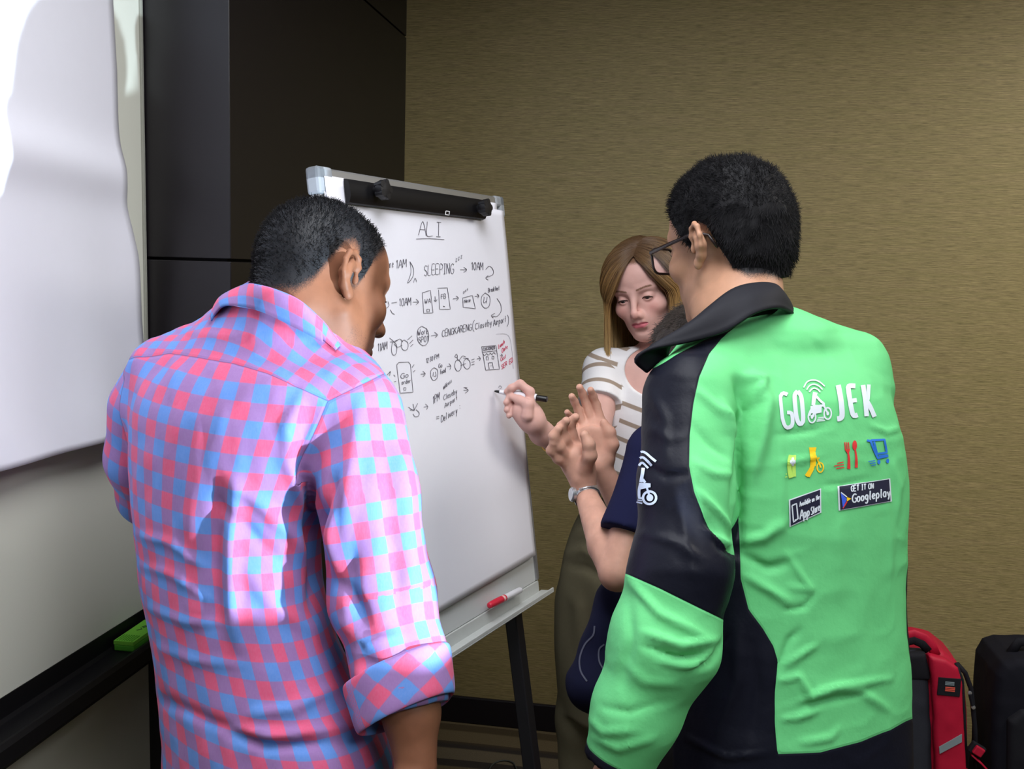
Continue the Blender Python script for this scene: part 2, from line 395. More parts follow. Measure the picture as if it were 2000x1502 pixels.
def np_mesh(name, V, Q, mat, parent=None, attrs=None, smooth=True):
    me = bpy.data.meshes.new(name); V = np.asarray(V, np.float32)
    if isinstance(Q, np.ndarray):
        me.vertices.add(len(V)); me.vertices.foreach_set('co', V.ravel()); nq = len(Q); k = Q.shape[1]
        me.loops.add(nq * k); me.loops.foreach_set('vertex_index', Q.astype(np.int32).ravel())
        me.polygons.add(nq); me.polygons.foreach_set('loop_start', np.arange(0, nq * k, k, dtype=np.int32))
        me.update(calc_edges=True)
    else: me.from_pydata(V.tolist(), [], Q)
    me.validate()
    if smooth: me.shade_smooth()
    for n_, a in (attrs or {}).items():
        a = np.asarray(a, np.float32)
        if a.ndim == 1: t = me.attributes.new(n_, 'FLOAT', 'POINT'); t.data.foreach_set('value', a)
        else: t = me.attributes.new(n_, 'FLOAT_VECTOR', 'POINT'); t.data.foreach_set('vector', a.ravel())
    for m in (mat if isinstance(mat, (list, tuple)) else [mat]): me.materials.append(m)
    o = bpy.data.objects.new(name, me); link(o, parent); return o
def vnormals(V, Q):
    n = np.zeros_like(V); a = V[Q[:, 2]] - V[Q[:, 0]]; b = V[Q[:, 3 % Q.shape[1]]] - V[Q[:, 1]] if Q.shape[1] == 4 else V[Q[:, 2]] - V[Q[:, 1]]
    f = np.cross(a, b)
    for k in range(Q.shape[1]): np.add.at(n, Q[:, k], f)
    return n / (np.linalg.norm(n, axis=1, keepdims=True) + 1e-12)
def pick(V, Q, mask):
    """keep faces all of whose vertices satisfy mask"""
    q = Q[mask[Q].all(1)]; u, inv = np.unique(q, return_inverse=True); return V[u], inv.reshape(q.shape), u
def hsh(i): 
    x = np.sin(i.astype(np.float64) * 12.9898) * 43758.5453; return x - np.floor(x)
def vnoise(p):
    """value noise in [-1, 1]"""
    i = np.floor(p).astype(np.int64); f = p - i; f = f * f * (3 - 2 * f); r = 0
    for dx in (0, 1):
        for dy in (0, 1):
            for dz in (0, 1):
                w_ = (f[:, 0] if dx else 1 - f[:, 0]) * (f[:, 1] if dy else 1 - f[:, 1]) * (f[:, 2] if dz else 1 - f[:, 2])
                r = r + w_ * hsh((i[:, 0] + dx) * 157 + (i[:, 1] + dy) * 311 + (i[:, 2] + dz) * 743)
    return r * 2 - 1
def seg_dist(P, pts):
    """distance of 2-D points P to a polyline, and the share of its length at the nearest point"""
    best = np.full(len(P), 1e9); tt = np.zeros(len(P)); pts = [np.array(p, float) for p in pts]
    L = [np.linalg.norm(b - a) for a, b in zip(pts, pts[1:])]; tot = sum(L) + 1e-9; acc = 0
    sd = np.zeros(len(P))
    for a, b, l in zip(pts, pts[1:], L):
        d = b - a; t = np.clip(((P - a) @ d) / (d @ d + 1e-9), 0, 1); q = P - a - t[:, None] * d; r = np.sqrt((q * q).sum(1))
        m = r < best; best[m] = r[m]; tt[m] = ((acc + t * l) / tot)[m]; sd[m] = np.sign(d[0] * q[:, 1] - d[1] * q[:, 0])[m]; acc += l
    return best, tt, sd
def folds(V, Q, specs):
    """raise or sink creases of cloth along lines read off the photo (only on the cloth facing that way); real displacement"""
    N = vnormals(V, Q); px = PJ(V); P = px[:, :2]; face = np.clip(-(N * nrm_rows(V - CAM)).sum(1) * 3, 0, 1)
    d = np.zeros(len(V))
    for pts, amp, wid in specs:
        xs = np.array(pts); lo = xs.min(0) - 4 * wid; hi = xs.max(0) + 4 * wid
        m = ((P > lo) & (P < hi)).all(1)
        if not m.any(): continue
        r, t, sd = seg_dist(P[m], pts); tap = np.clip(np.sin(np.pi * np.clip(t * .94 + .03, 0, 1)), 0, 1) ** .6
        d[m] += amp * tap * np.exp(-(r / wid) ** 2)
    return V + N * (d * face)[:, None]
def nrm_rows(a): return a / (np.linalg.norm(a, axis=1, keepdims=True) + 1e-12)
def poly_sd(P, poly):
    """signed distance (negative inside) of 2-D points to a closed polygon"""
    poly = [np.array(p, float) for p in poly]; d, _, _ = seg_dist(P, poly + [poly[0]]); ins = np.zeros(len(P), bool)
    for a, b in zip(poly, poly[1:] + [poly[0]]):
        c = ((a[1] > P[:, 1]) != (b[1] > P[:, 1])) & (P[:, 0] < (b[0] - a[0]) * (P[:, 1] - a[1]) / (b[1] - a[1] + 1e-12) + a[0]); ins ^= c
    return np.where(ins, -d, d)
def rotm(ax, a):
    return np.array(Matrix.Rotation(a, 3, ax))
def strands(name, P, mat, parent, r0=.0004, r1=.00012):
    """P: (n, k, 3) hair strands"""
    n, k, _ = P.shape; hc = bpy.data.hair_curves.new(name); hc.add_curves([k] * n)
    hc.position_data.foreach_set('vector', np.ascontiguousarray(P, np.float32).ravel())
    a = hc.attributes.get('radius') or hc.attributes.new('radius', 'FLOAT', 'POINT')
    a.data.foreach_set('value', np.tile(np.linspace(r0, r1, k), n).astype(np.float32))
    hc.materials.append(mat); o = bpy.data.objects.new(name, hc); link(o, parent); return o
# ------------------------------------------------------------------ the room
YAW = 0.1622
e1 = np.array([math.sin(YAW), math.cos(YAW), 0]); e2 = np.array([math.cos(YAW), -math.sin(YAW), 0]); ez = np.array([0, 0, 1.])
w0 = hit(1000, 1419, np.zeros(3), ez)
c0 = hit(792, 200, w0, -e1); c0[2] = 0
MR = frame(c0, e2, e1, ez); MRI = MR.inverted()
def room(p): return np.array(MRI @ Vector(p))
COLD, COLW = 1.33, 0.205          # pier: depth out from the back wall, and width to the whiteboard wall
XR, YF = 5.2, -6.4

q = NT('tan_woven_wallcovering')
v1 = q.coord('Object', (16, 1, 440)); n1 = q.noise(1, 3, v1, .6); v2 = q.coord('Object', (48, 1, 1000)); n2 = q.noise(1, 2, v2)
v3 = q.coord('Object', (4, 1, 60)); n3 = q.noise(1, 2, v3)
f_ = q.ramp(q.math('ADD', q.math('MULTIPLY', n1, .62), q.math('MULTIPLY', n2, .38)), .33, .69)
c_ = q.mix(f_, lin((98, 86, 56)), lin((176, 158, 110)))
c_ = q.mix(q.ramp(n3, .35, .7, 0, .28), c_, lin((120, 116, 62)))
q.base(c_, .55, .35); q.bump(f_, .25, .0012); M_TAN = q.m
M_CREAM = plain('cream_wall_paint', (196, 194, 180), .5, .3, nz=.03, scale=3)
q = NT('dark_wood_laminate'); n1 = q.noise(1, 3, q.coord('Object', (60, 60, 900))); q.base(q.mix(n1, lin((15, 12, 15)), lin((24, 20, 24))), .38, .45); q.bump(n1, .08, .0004); M_LAM = q.m
M_GROOVE = plain('black_joint', (14, 12, 14), .7, .2)
M_BASEB = plain('dark_baseboard', (24, 20, 26), .45, .4)
q = NT('striped_carpet'); cc = q.node('ShaderNodeTexCoord'); sx = q.node('ShaderNodeSeparateXYZ'); q.link(cc.outputs['Object'], sx.inputs[0])
wv = q.math('FRACT', q.math('ADD', q.math('MULTIPLY', sx.outputs[1], 8.4), q.math('MULTIPLY', q.noise(1.2, 1, q.coord()), .5)))
st = q.ramp(wv, .58, .66); nz = q.noise(260, 2, q.coord())
st2 = q.ramp(q.math('FRACT', q.math('MULTIPLY', sx.outputs[1], 3.1)), .45, .55)
cf = q.mix(st, lin((112, 102, 84)), lin((58, 53, 50))); cf = q.mix(q.math('MULTIPLY', st2, .35), cf, lin((110, 92, 50)))
q.base(q.mix(q.math('MULTIPLY', nz, .5), cf, lin((40, 36, 34))), .95, .1); q.bump(nz, .5, .003); M_CARP = q.m
M_CEIL = plain('white_ceiling', (214, 212, 205), .8, .2, nz=.02, scale=4)
M_BACK = plain('warm_far_wall', (92, 84, 74), .7, .2, nz=.03, scale=3)

def rbox(name, lo, hi, mat, kind='structure', parent=None, bev=0.0):
    o = MB().box(lo, hi, bev).build(name, mat, parent, mw=MR if parent is None else None)
    if kind: o['kind'] = kind
    return o
tag(rbox('wall_back', (-COLW - .1, 0, 0), (XR, .12, CEIL), M_TAN), 'tan woven wallcovering on the back wall behind the group')
tag(rbox('wall_left', (-COLW - .12, YF, 0), (-COLW, -COLD + .02, CEIL), M_CREAM), 'cream painted wall on the left under the whiteboard')
rbox('wall_right', (XR, YF, 0), (XR + .12, .12, CEIL), M_BACK)
rbox('wall_front', (-COLW - .12, YF - .12, 0), (XR + .12, YF, CEIL), M_BACK)
rbox('floor', (-COLW - .12, YF - .12, -.06), (XR + .12, .12, 0), M_CARP)
rbox('baseboard_back', (0.012, -.014, 0), (XR, 0, .098), M_BASEB, bev=.004)
rbox('baseboard_left', (-COLW, YF, 0), (-COLW + .014, -COLD - .02, .098), M_BASEB, bev=.004)
# ceiling with its recessed panel fittings, the last two made up for the added lights
ceil = rbox('ceiling', (-COLW - .12, YF - .12, CEIL), (XR + .12, .12, CEIL + .08), M_CEIL)
M_ALU = plain('brushed_aluminium', (178, 178, 180), .35, .5, .75, .04, 30)
for ((x, y), pw, c), where_ in zip(PANELS, ('over the whiteboard end of the room, outside the picture', 'over the backpack corner, outside the picture', 'behind the man in green, added to brighten the left wall, outside the picture', 'over the flip chart, added to brighten the paper, outside the picture')):
    r = room((x, y, CEIL)); 
    fr = MB()
    for a, b in (((-.32, -.32), (.32, -.285)), ((-.32, .285), (.32, .32)), ((-.32, -.285), (-.285, .285)), ((.285, -.285), (.32, .285))):
        fr.box((a[0], a[1], -.02), (b[0], b[1], 0.0))
    o = fr.build('ceiling_light', M_ALU, mw=MR @ Matrix.Translation(Vector((r[0], r[1], CEIL))))
    tag(o, 'square recessed ceiling light ' + where_, 'ceiling light', 'ceiling lights')
# pier clad in dark panels
pier = rbox('wall_pier', (-COLW, -COLD + .014, 0), (-.014, .02, CEIL), M_GROOVE)
tag(pier, 'dark laminate clad pier between the whiteboard wall and the back wall')
gz = [0.0, 0.097, 0.862, 1.627, 2.394, CEIL]
for a, b in zip(gz, gz[1:]):
    o = rbox('panel', (-COLW, -COLD, a + .003), (-.0005, -COLD + .016, b - .003), M_LAM, None, pier, .0015)
    o = rbox('panel', (-.016, -COLD + .0005, a + .003), (0, 0, b - .003), M_LAM, None, pier, .0015)
# whiteboard with its black pen ledge
M_WB = plain('whiteboard_enamel', (206, 206, 194), .3, .45, nz=.02, scale=5)
M_BLK = plain('black_plastic', (13, 12, 15), .5, .25)
wb = empty('whiteboard', MR @ Matrix.Translation(Vector((-COLW, -COLD, .83))))
tag(wb, 'large wall whiteboard with black pen ledge along its lower edge', 'whiteboard')
MB().box((0, -3.2, 0.0), (.012, -.012, 1.62), .002).build('writing_surface', M_WB, wb)
MB().box((0, -.012, 0.0), (.016, -.004, 1.62), .001).build('edge_trim', plain('grey_trim', (150, 150, 140), .4), wb)
t = MB(); prof = [(0, .03), (.014, .03), (.016, -.006), (.022, -.012), (.070, -.012), (.076, -.002), (.084, .0), (.090, -.008), (.092, -.034), (.084, -.046), (.02, -.05), (0, -.04)]
# profile in (x, z), swept along -y
vs = []; L0, L1 = -.01, -3.2
t.poly([(p[0], p[1]) for p in prof], 3.19, frame((0, L1, 0), (1, 0, 0), (0, 0, 1), (0, 1, 0)) )
t.build('pen_ledge', M_BLK, wb)
# dry scratch on the wall under the ledge
def wall_left_surf(x, y, lift):
    return hit(x, y, c0 + e2 * (-COLW + .0004 + lift), e2)
ink = Ink(wall_left_surf); ink.line([(165, 1371), (200, 1364), (232, 1356)], 2.2)
tag(ink.build('wall_scratch', plain('pale_scratch', (200, 198, 188), .7)), 'short pale scratch on the cream wall under the pen ledge', 'scratch')

# sheet of flip-chart paper taped over the whiteboard
M_PAPER = plain('white_paper', (224, 223, 233), .75, .25, nz=.012, scale=40)
redge = [(214, -150), (220, 0), (229, 140), (233, 266), (234, 350), (241, 400), (250, 440), (260, 500), (268, 600), (274, 680), (279, 760), (284, 820)]
ez_, ey_ = [], []
for x, y in redge:
    p = room(hit(x, y, c0 + e2 * (-COLW + .025), e2)); ez_.append(p[2]); ey_.append(p[1])
ez_ = np.array(ez_); ey_ = np.array(ey_)
zb = 1.272; zt = 2.35; nz_, ny_ = 90, 60; V = []; F = []
for j in range(nz_ + 1):
    z = zb + (zt - zb) * j / nz_; yr = np.interp(-z, -ez_, ey_); s_ = (z - zb)
    for i in range(ny_ + 1):
        u = i / ny_; y = yr - (yr + 2.75) * u
        off = .016 + .030 * math.exp(-s_ / .16) + .016 * math.exp(-((z - 1.79 - .05 * u) / .05) ** 2) + .005 * math.sin(y * 9 + z * 3) + .004 * math.sin(y * 23) * math.exp(-s_ / .3)
        off += .012 * math.exp(-((u) / .05) ** 2) * math.exp(-((z - 1.62) / .12) ** 2)
        V.append((-COLW + max(off, .006) + .012, y, z))
for j in range(nz_):
    for i in range(ny_):
        a = j * (ny_ + 1) + i; F.append((a, a + 1, a + ny_ + 2, a + ny_ + 1))
o = obj('paper_sheet', V, F, M_PAPER, None, True, MR)
tag(o, 'large white paper sheet taped over the whiteboard, its lower edge curling off the wall', 'paper')
m = o.modifiers.new('thickness', 'SOLIDIFY'); m.thickness = .0004

# green board eraser lying on the pen ledge
M_GRN = plain('green_felt', (116, 190, 62), .8, .2, nz=.12, scale=400, bump=.3)
M_GRN2 = plain('dark_green_foam', (74, 150, 42), .8, .2, nz=.1, scale=200)
er = room(hit(228, 1262, np.array([0, 0, .82]), ez))
ep = hit(240, 1262, np.array([0, 0, .8185]), ez); er = room(ep)
emw = MR @ Matrix.Translation(Vector((-COLW + .0455, er[1] + .035, .8185))) @ Matrix.Rotation(math.radians(1), 4, 'Z')
eo = empty('board_eraser', emw)
tag(eo, 'bright green felt board eraser lying on the black pen ledge', 'eraser')
MB().box((-.022, -.062, 0), (.022, .062, .014), .003).build('felt_pad', M_GRN2, eo)
top = MB().poly([(-.022, -.062), (.022, -.062), (.022, .062), (-.022, .062)], .008, Matrix.Translation(Vector((0, 0, .0142)))).build('grip_top', M_GRN, eo)
dots = MB()
for a in range(7):
    for b in range(6):
        dots.box((-.018 + a * .0055, -.058 + b * .0055, .0222), (-.0155 + a * .0055, -.0555 + b * .0055, .0232))
d = dots.build('grip_dots', M_GRN2, eo); d['kind'] = 'stuff'
sv = MB()
for pts in ([(-.006, 0, .0226), (.002, .008, .0226), (-.004, .014, .0226)], [(.0, .016, .0226), (.004, .026, .0226)], [(-.005, .02, .0226), (.003, .034, .0226), (-.003, .04, .0226)]):
    sv.tube(pts, .0011, 5)
sv.build('printed_lettering', plain('dark_green_ink', (38, 84, 30), .7), eo)
# ------------------------------------------------------------------ flip-chart easel
YB, BT, BW, BH = .48, .14, .66, .885
eb = np.array([math.sin(YB), math.cos(YB), 0]); ebn = np.array([math.cos(YB), -math.sin(YB), 0])
bup = ez * math.cos(BT) - ebn * math.sin(BT); bn = np.cross(eb, bup)
BTL = np.array([-.344, 1.66, 1.785]); BO = BTL - bup * BH            # lower left corner of the board
MBD = frame(BO, eb, bup, bn); MBI = MBD.inverted()
def bhit(x, y, lift=0.0):
    return hit(x, y, BO + bn * lift, bn)
def bl(x, y, lift=0.0): return np.array(MBI @ Vector(bhit(x, y, lift)))
M_GREY = plain('grey_plastic', (142, 146, 152), .45, .4, nz=.03)
M_BOARD = plain('white_steel_board', (196, 199, 200), .35, .4, nz=.02, scale=8)
M_POWD = plain('black_powder_coat', (16, 15, 20), .5, .4)
ea = empty('flipchart_easel', MBD)
tag(ea, 'flip-chart easel with grey-framed white board on black legs', 'easel')
MB().box((.01, .001, -.012), (BW - .01, BH - .01, .002), .001).build('board', M_BOARD, ea)
fw = .021
for lo, hi in (((.03, BH - fw, -.016), (BW - .03, BH, .008)), ((.0, .002, -.016), (fw, BH - .045, .008)), ((BW - fw * .55, .002, -.016), (BW, BH - .045, .008))):
    MB().box(lo, hi, .004).build('frame_rail', M_ALU, ea)
for cx_, cy_ in ((0, BH), (BW, BH)):
    sx_ = 1 if cx_ == 0 else -1; sy_ = -1 if cy_ else 1
    b = MB(); a0 = cx_ - .002 * sx_; b0 = cy_ - .002 * sy_
    b.box((min(a0, a0 + .042 * sx_), min(b0, b0 + .026 * sy_), -.018), (max(a0, a0 + .042 * sx_), max(b0, b0 + .026 * sy_), .0105), .006)
    b.box((min(a0, a0 + .024 * sx_), min(b0, b0 + .048 * sy_), -.018), (max(a0, a0 + .024 * sx_), max(b0, b0 + .048 * sy_), .0105), .006)
    b.build('corner_cap', M_GREY, ea)
# clamp bar that grips the pad
c1, c2 = bl(686, 371, .03), bl(952, 408, .03)
cl = MB(); hh = .022; pr = []
for k in range(9):
    a = math.pi * (k / 8); pr.append((-hh * math.cos(a), .004 + .012 * math.sin(a) ** .6))
cx0, cx1 = c1[0], c2[0]; cyb = (c1[1] + c2[1]) / 2
tilt = math.atan2(c2[1] - c1[1], c2[0] - c1[0])
MCL = Matrix.Translation(Vector((cx0, c1[1], .012))) @ Matrix.Rotation(tilt, 4, 'Z')
cl.poly([(p[0], p[1]) for p in pr], cx1 - cx0, MCL @ frame((0, 0, 0), (0, 1, 0), (0, 0, 1), (1, 0, 0)))
clamp = cl.build('clamp_bar', M_BLK, ea, auto=.7)
for kx, ky in ((744, 371), (944, 406)):
    k = bl(kx, ky, .04); mk = Matrix.Translation(Vector((k[0], k[1], .024)))
    b = MB(); b.lathe([(.008, 0), (.0085, .012), (.016, .014), (.0175, .02), (.016, .028), (.006, .030)], mk, 18)
    for a in range(5):
        t = a * 1.2566; b.tube([mk @ Vector((.012 * math.cos(t), .012 * math.sin(t), .013)), mk @ Vector((.013 * math.cos(t), .013 * math.sin(t), .029))], .0062, 8)
    b.build('clamp_knob', M_POWD, ea, auto=.6)
def bsurf(l0): return lambda x, y, lift: bhit(x, y, l0 + lift)
M_WHITE = plain('white_print', (225, 226, 230), .6)
ink = Ink(bsurf(.0285)); ink.line([(871, 412), (878, 413), (877, 420), (870, 419)], 1.6, curve=False, close=True)
m_ = ink.build('clamp_mark', M_WHITE, None); m_.parent = ea; m_.matrix_parent_inverse = MBD.inverted()
# pen tray
tr = MB(); z0 = .008
tr.box((.0, -.030, -.014), (BW, .0, .004), .002)
tr.box((-.004, -.030, .002), (BW + .012, -.026, .036), .0015); tr.box((-.004, -.027, .032), (BW + .012, -.019, .036), .0015)
tray = tr.build('pen_tray', plain('grey_painted_steel', (186, 189, 187), .5, .4), ea)
# legs: two in front under the tray, one behind
def foot(x, d):
    lo, hi_ = 900, 3000
    for _ in range(50):
        m = (lo + hi_) / 2
        if U(x, m, d)[2] > 0: lo = m
        else: hi_ = m
    return U(x, lo, d)
ld = PJ(bhit(1000, 1190, -.02))[2]
top_r = U(996, 1150, ld + .02); ft_r = foot(1103, ld - .10)
top_l = BO + eb * .10 - bn * .02; ft_l = top_l - (top_r - ft_r) + eb * .06 - ebn * .10; ft_l[2] = 0
def leg(a, b, w=.031):
    a = np.array(a); b = np.array(b); z = nrm(b - a); x = nrm(np.cross(z, bn)); y = np.cross(z, x); L = np.linalg.norm(b - a)
    o = MB().box((-w / 2, -w / 2, 0), (w / 2, w / 2, L - .03), .003, MBI @ frame(a, x, y, z)).build('leg', M_POWD, ea)
    f = MB().box((-w * .52, -w * .52, L - .035), (w * .52, w * .52, L), .004, MBI @ frame(a, x, y, z)).build('foot_cap', M_BLK, o)
    return o
leg(top_r, ft_r); leg(top_l, ft_l)
top_b = BO + eb * .2 + bup * .6 - bn * .04; ft_b = np.array(foot(640, 2.35)); leg(top_b, ft_b)
MB().box((BW * .12, .55, -.045), (BW * .88, .63, -.016), .003).build('rear_brace', M_POWD, ea)

# paper pad hung from the clamp
pTL, pTR, pBR, pB2 = bl(632, 341, .012), bl(983, 412, .012), bl(1043.5, 1084, .012), bl(866, 1191.8, .012)
pTR2 = bl(972, 400, .012)
tb = (pBR[1] - pB2[1]) / (pBR[0] - pB2[0])
def pad_mesh(name, xl, xr0, xr1, ytop_l, ytop_r, ybl, lift, mat, parent, thick=.0003):
    V = []; F = []; n, mm = 40, 56
    for j in range(mm + 1):
        v = j / mm
        for i in range(n + 1):
            u = i / n; x = xl + (xr0 + (xr1 - xr0) * v - xl) * u; yt = ytop_l + (ytop_r - ytop_l) * u; yb_ = ybl(x); y = yt + (yb_ - yt) * v
            z = lift + .0012 * math.sin(u * 7 + v * 2) * v + .004 * max(0, v - .82) * 5 * (.3 + .7 * u ** 2) + .001 * math.sin(v * 11)
            V.append((x, y, z))
    for j in range(mm):
        for i in range(n):
            a = j * (n + 1) + i; F.append((a, a + n + 1, a + n + 2, a + 1))
    o = obj(name, V, F, mat, parent, True)
    s = o.modifiers.new('thickness', 'SOLIDIFY'); s.thickness = thick
    return o
pad = empty('paper_pad', MBD @ Matrix.Translation(Vector((0, 0, 0))))
tag(pad, 'white flip-chart paper pad with handwritten notes, clamped to the easel', 'paper pad')
yb_line = lambda x: pBR[1] + tb * (x - pBR[0])
pad_mesh('back_sheet', pTL[0], pTR2[0], pBR[0] - .012, pTL[1], pTR2[1] + .004, lambda x: yb_line(x) + .004, .0095, M_PAPER, pad)
sheet = pad_mesh('front_sheet', pTL[0] + .001, pTR[0], pBR[0], pTL[1] - .002, pTR[1], yb_line, .0125, M_PAPER, pad)
bpy.context.view_layer.update()
_bv = BVHTree.FromPolygons([MBD @ v.co for v in sheet.data.vertices], [tuple(p.vertices) for p in sheet.data.polygons])
def pad_surf(x, y, lift):
    d = ray(x, y); h, n, i, t = _bv.ray_cast(Vector(CAM), Vector(d))
    return None if h is None else np.array(h) + bn * (lift + .0003)
INK_B = plain('black_marker_ink', (92, 88, 98), .7, .2); INK_R = plain('red_marker_ink', (205, 60, 90), .7, .2); INK_L = plain('pale_grey_ink', (176, 174, 184), .7)
def put(name, k, mat):
    o = k.build(name, mat, None); o.parent = pad; o.matrix_parent_inverse = MBD.inverted(); return o
def T(txt, p0, p1, h, w_=2.0, ink=None, jit=.05):
    k = Ink(pad_surf); k.lines(text_strokes(txt, p0, p1, h, jit), w_ * .52, step=2.5); put('written_word', k, ink or INK_B)
def S(*polys, w=1.9, ink=None, curve=True):
    k = Ink(pad_surf)
    for p in polys: k.line(p, w * .52, curve=curve, step=2.5)
    put('pen_sketch', k, ink or INK_B)
red, lite = INK_R, INK_L
T('ALI', (817, 459), (861, 462), 27, 2.0); S([(812, 467), (836, 466), (867, 468)])
T('BE', (735, 528), (748, 526), 18); T('are', (757, 524), (768, 522), 14, 1.7); T('1AM', (773, 524), (794, 522), 16)
S([(800, 511), (806, 522), (807, 535), (803, 545), (795, 553), (800, 540), (802, 528), (800, 511)]); S([(807, 552), (810, 543), (813, 550)])
T('SLEEPING', (828, 538), (885, 534), 20, 1.9); T('zzz', (889, 512), (903, 503), 9, 1.4)
S([(898, 527), (911, 527)], [(905, 522), (911, 527), (905, 532)]); T('10AM', (920, 527), (944, 528), 15)
S([(948, 526), (955, 520), (962, 526), (962, 536), (949, 542)], [(953, 538), (948, 543), (953, 547)])
T('-', (764, 597), (775, 595), 10); T('10AM', (779, 598), (803, 596), 15); S([(757, 589), (759, 597), (754, 602)], [(762, 605), (765, 611), (770, 614)])
S([(806, 590), (817, 590)], [(812, 584), (817, 590), (812, 595)])
S([(824, 572), (840, 567), (845, 611), (827, 612), (824, 572)], curve=False); T('WA', (829, 593), (840, 592), 9, 1.8); S([(833, 604), (838, 604), (838, 609), (833, 609), (833, 604)], curve=False)
S([(849, 579), (850, 589), (847, 586)], [(850, 589), (853, 585)], curve=False)
S([(854, 563), (873, 562), (879, 604), (858, 604), (856, 566)], curve=False); T('FB', (861, 584), (870, 583), 9, 1.8); S([(865, 598), (868, 599)], w=2.6)
S([(884, 584), (894, 582)], [(890, 578), (895, 582), (891, 587)])
S([(903, 582), (922, 577), (928, 603), (904, 600), (903, 582)], curve=False); T('Near', (906, 592), (920, 589), 7, 1.7); T('oxx', (904, 574), (914, 566), 7, 1.3)
S([(927, 579), (935, 578)], [(931, 574), (935, 578), (932, 582)])
S([(947, 572), (956, 580), (955, 597), (947, 602), (940, 594), (940, 580), (947, 572)], w=1.9); S([(945, 580), (944, 592), (949, 588)], [(951, 580), (949, 592)])
T('Breakfast', (953, 571), (975, 566), 8, 1.7)
S([(970, 583), (977, 594), (978, 608), (970, 618), (961, 617)], [(966, 612), (959, 616), (963, 621)])
T('11AM', (737, 687), (756, 682), 15, 2.0)
S([(768, 667), (774, 675), (773, 690), (768, 694), (764, 686), (765, 672), (768, 667)], w=1.9); S([(789, 664), (796, 670), (795, 682), (788, 684), (783, 677), (784, 667), (789, 664)], w=1.9)
S([(770, 669), (780, 662), (786, 668)], [(769, 672), (776, 678), (785, 674)], [(760, 660), (768, 667), (761, 668)], [(766, 668), (776, 664)])
S([(795, 664), (804, 656)], [(799, 671), (806, 664)], [(801, 677), (806, 672)])
S([(823, 637), (833, 643), (837, 656), (834, 670), (826, 675), (817, 668), (814, 655), (816, 643), (823, 637)], w=1.9)
T('Work', (815, 655), (836, 652), 11, 1.9); T('SPOT', (817, 669), (837, 667), 11, 1.9)
S([(841, 656), (853, 654)], [(848, 649), (854, 654), (849, 659)])
T('CENGKARENG', (863, 658), (920, 645), 13, 1.9); T('(', (922, 646), (927, 645), 18, 1.8); T('Closeby', (928, 644), (960, 635), 12, 1.8); T('Airport', (963, 637), (988, 628), 12, 1.8); T(')', (990, 634), (994, 632), 18, 1.8)
S([(758, 730), (762, 725), (760, 734)], [(753, 734), (762, 726)]); S([(768, 732), (771, 735)], [(769, 746), (773, 745)])
S([(774, 713), (778, 708), (797, 707), (801, 712), (806, 766), (781, 768), (774, 713)], curve=False); T('Go', (782, 740), (797, 737), 10, 2.0); T('order', (784, 751), (802, 747), 8, 1.9); S([(788, 757), (792, 757), (792, 762), (788, 762), (788, 757)], curve=False)
S([(804, 718), (808, 712)], [(806, 727), (810, 723)])
S([(821, 731), (829, 730)], [(825, 725), (830, 730), (825, 736)]); T('12:30', (832, 709), (845, 704), 9, 1.7); T('PM', (848, 703), (857, 699), 9, 1.7)
S([(847, 718), (854, 723), (853, 738), (846, 743), (841, 736), (841, 724), (847, 718)], w=1.9); S([(846, 727), (845, 735)], [(850, 726), (851, 734), (847, 735)])
T('Go', (856, 719), (863, 717), 8, 1.8); T('food', (859, 731), (870, 727), 9, 1.8); S([(872, 716), (880, 715)], [(876, 710), (880, 715), (878, 722)])
S([(894, 702), (900, 709), (899, 721), (893, 725), (888, 718), (889, 706), (894, 702)], w=1.9); S([(911, 700), (917, 706), (917, 717), (911, 721), (905, 714), (906, 704), (911, 700)], w=1.9)
S([(887, 697), (891, 691), (893, 698), (888, 697)], [(892, 698), (894, 705)], [(896, 704), (903, 695), (909, 697)], [(899, 714), (909, 710)], [(904, 699), (915, 700)])
S([(920, 703), (926, 701)], [(920, 708), (926, 706)], [(920, 713), (926, 711)]); S([(931, 701), (938, 700)], [(934, 696), (938, 700), (935, 705)])
S([(940, 677), (968, 675), (975, 721), (948, 723), (940, 677)], curve=False); S([(941, 688), (970, 685)]); T('CUSTOMER', (943, 685), (966, 682), 6, 1.9)
S([(943, 691), (946, 695), (950, 690), (953, 694), (957, 689), (960, 693), (964, 688), (967, 692)])
S([(949, 696), (953, 697), (953, 703), (949, 703), (949, 696)], [(961, 695), (964, 696), (964, 701), (960, 701), (961, 695)], [(953, 709), (961, 708), (963, 720)], [(953, 709), (955, 721)], curve=False); S([(958, 714), (959, 715)], w=2.4)
S([(976, 695), (980, 694)], [(978, 691), (981, 694), (979, 698)], w=1.7)
S([(968, 653), (985, 652), (995, 660), (1000, 690), (1002, 720)], w=1.2, ink=lite)
T('Lunch', (973, 681), (985, 671), 8, 1.7, red); T('Date', (980, 689), (991, 680), 8, 1.7, red); T('Cust', (977, 706), (988, 699), 8, 1.7, red); T('SERVED', (979, 721), (1001, 707), 9, 1.9, red)
S([(797, 795), (808, 802), (806, 789)], [(808, 802), (815, 788)], [(800, 801), (809, 800)]); S([(812, 800), (818, 806), (817, 812), (810, 814), (806, 808)], w=1.9)
S([(827, 795), (834, 794)], [(830, 789), (835, 794), (832, 800)]); T('1PM', (845, 790), (858, 779), 15, 1.9)
T('address', (865, 761), (882, 746), 8, 1.6); T('Closeby', (866, 782), (892, 768), 10, 1.8); T('Airport', (868, 797), (893, 780), 9, 1.7)
S([(905, 762), (913, 762)], [(907, 757), (914, 762), (908, 768)], [(905, 757), (912, 757)]); T('=', (851, 822), (857, 820), 12); T('Delivery', (861, 825), (893, 807), 13, 1.9); T(':', (896, 801), (899, 799), 12, 2.0)
S([(973, 757), (976, 753), (979, 757), (975, 760)], w=1.4)
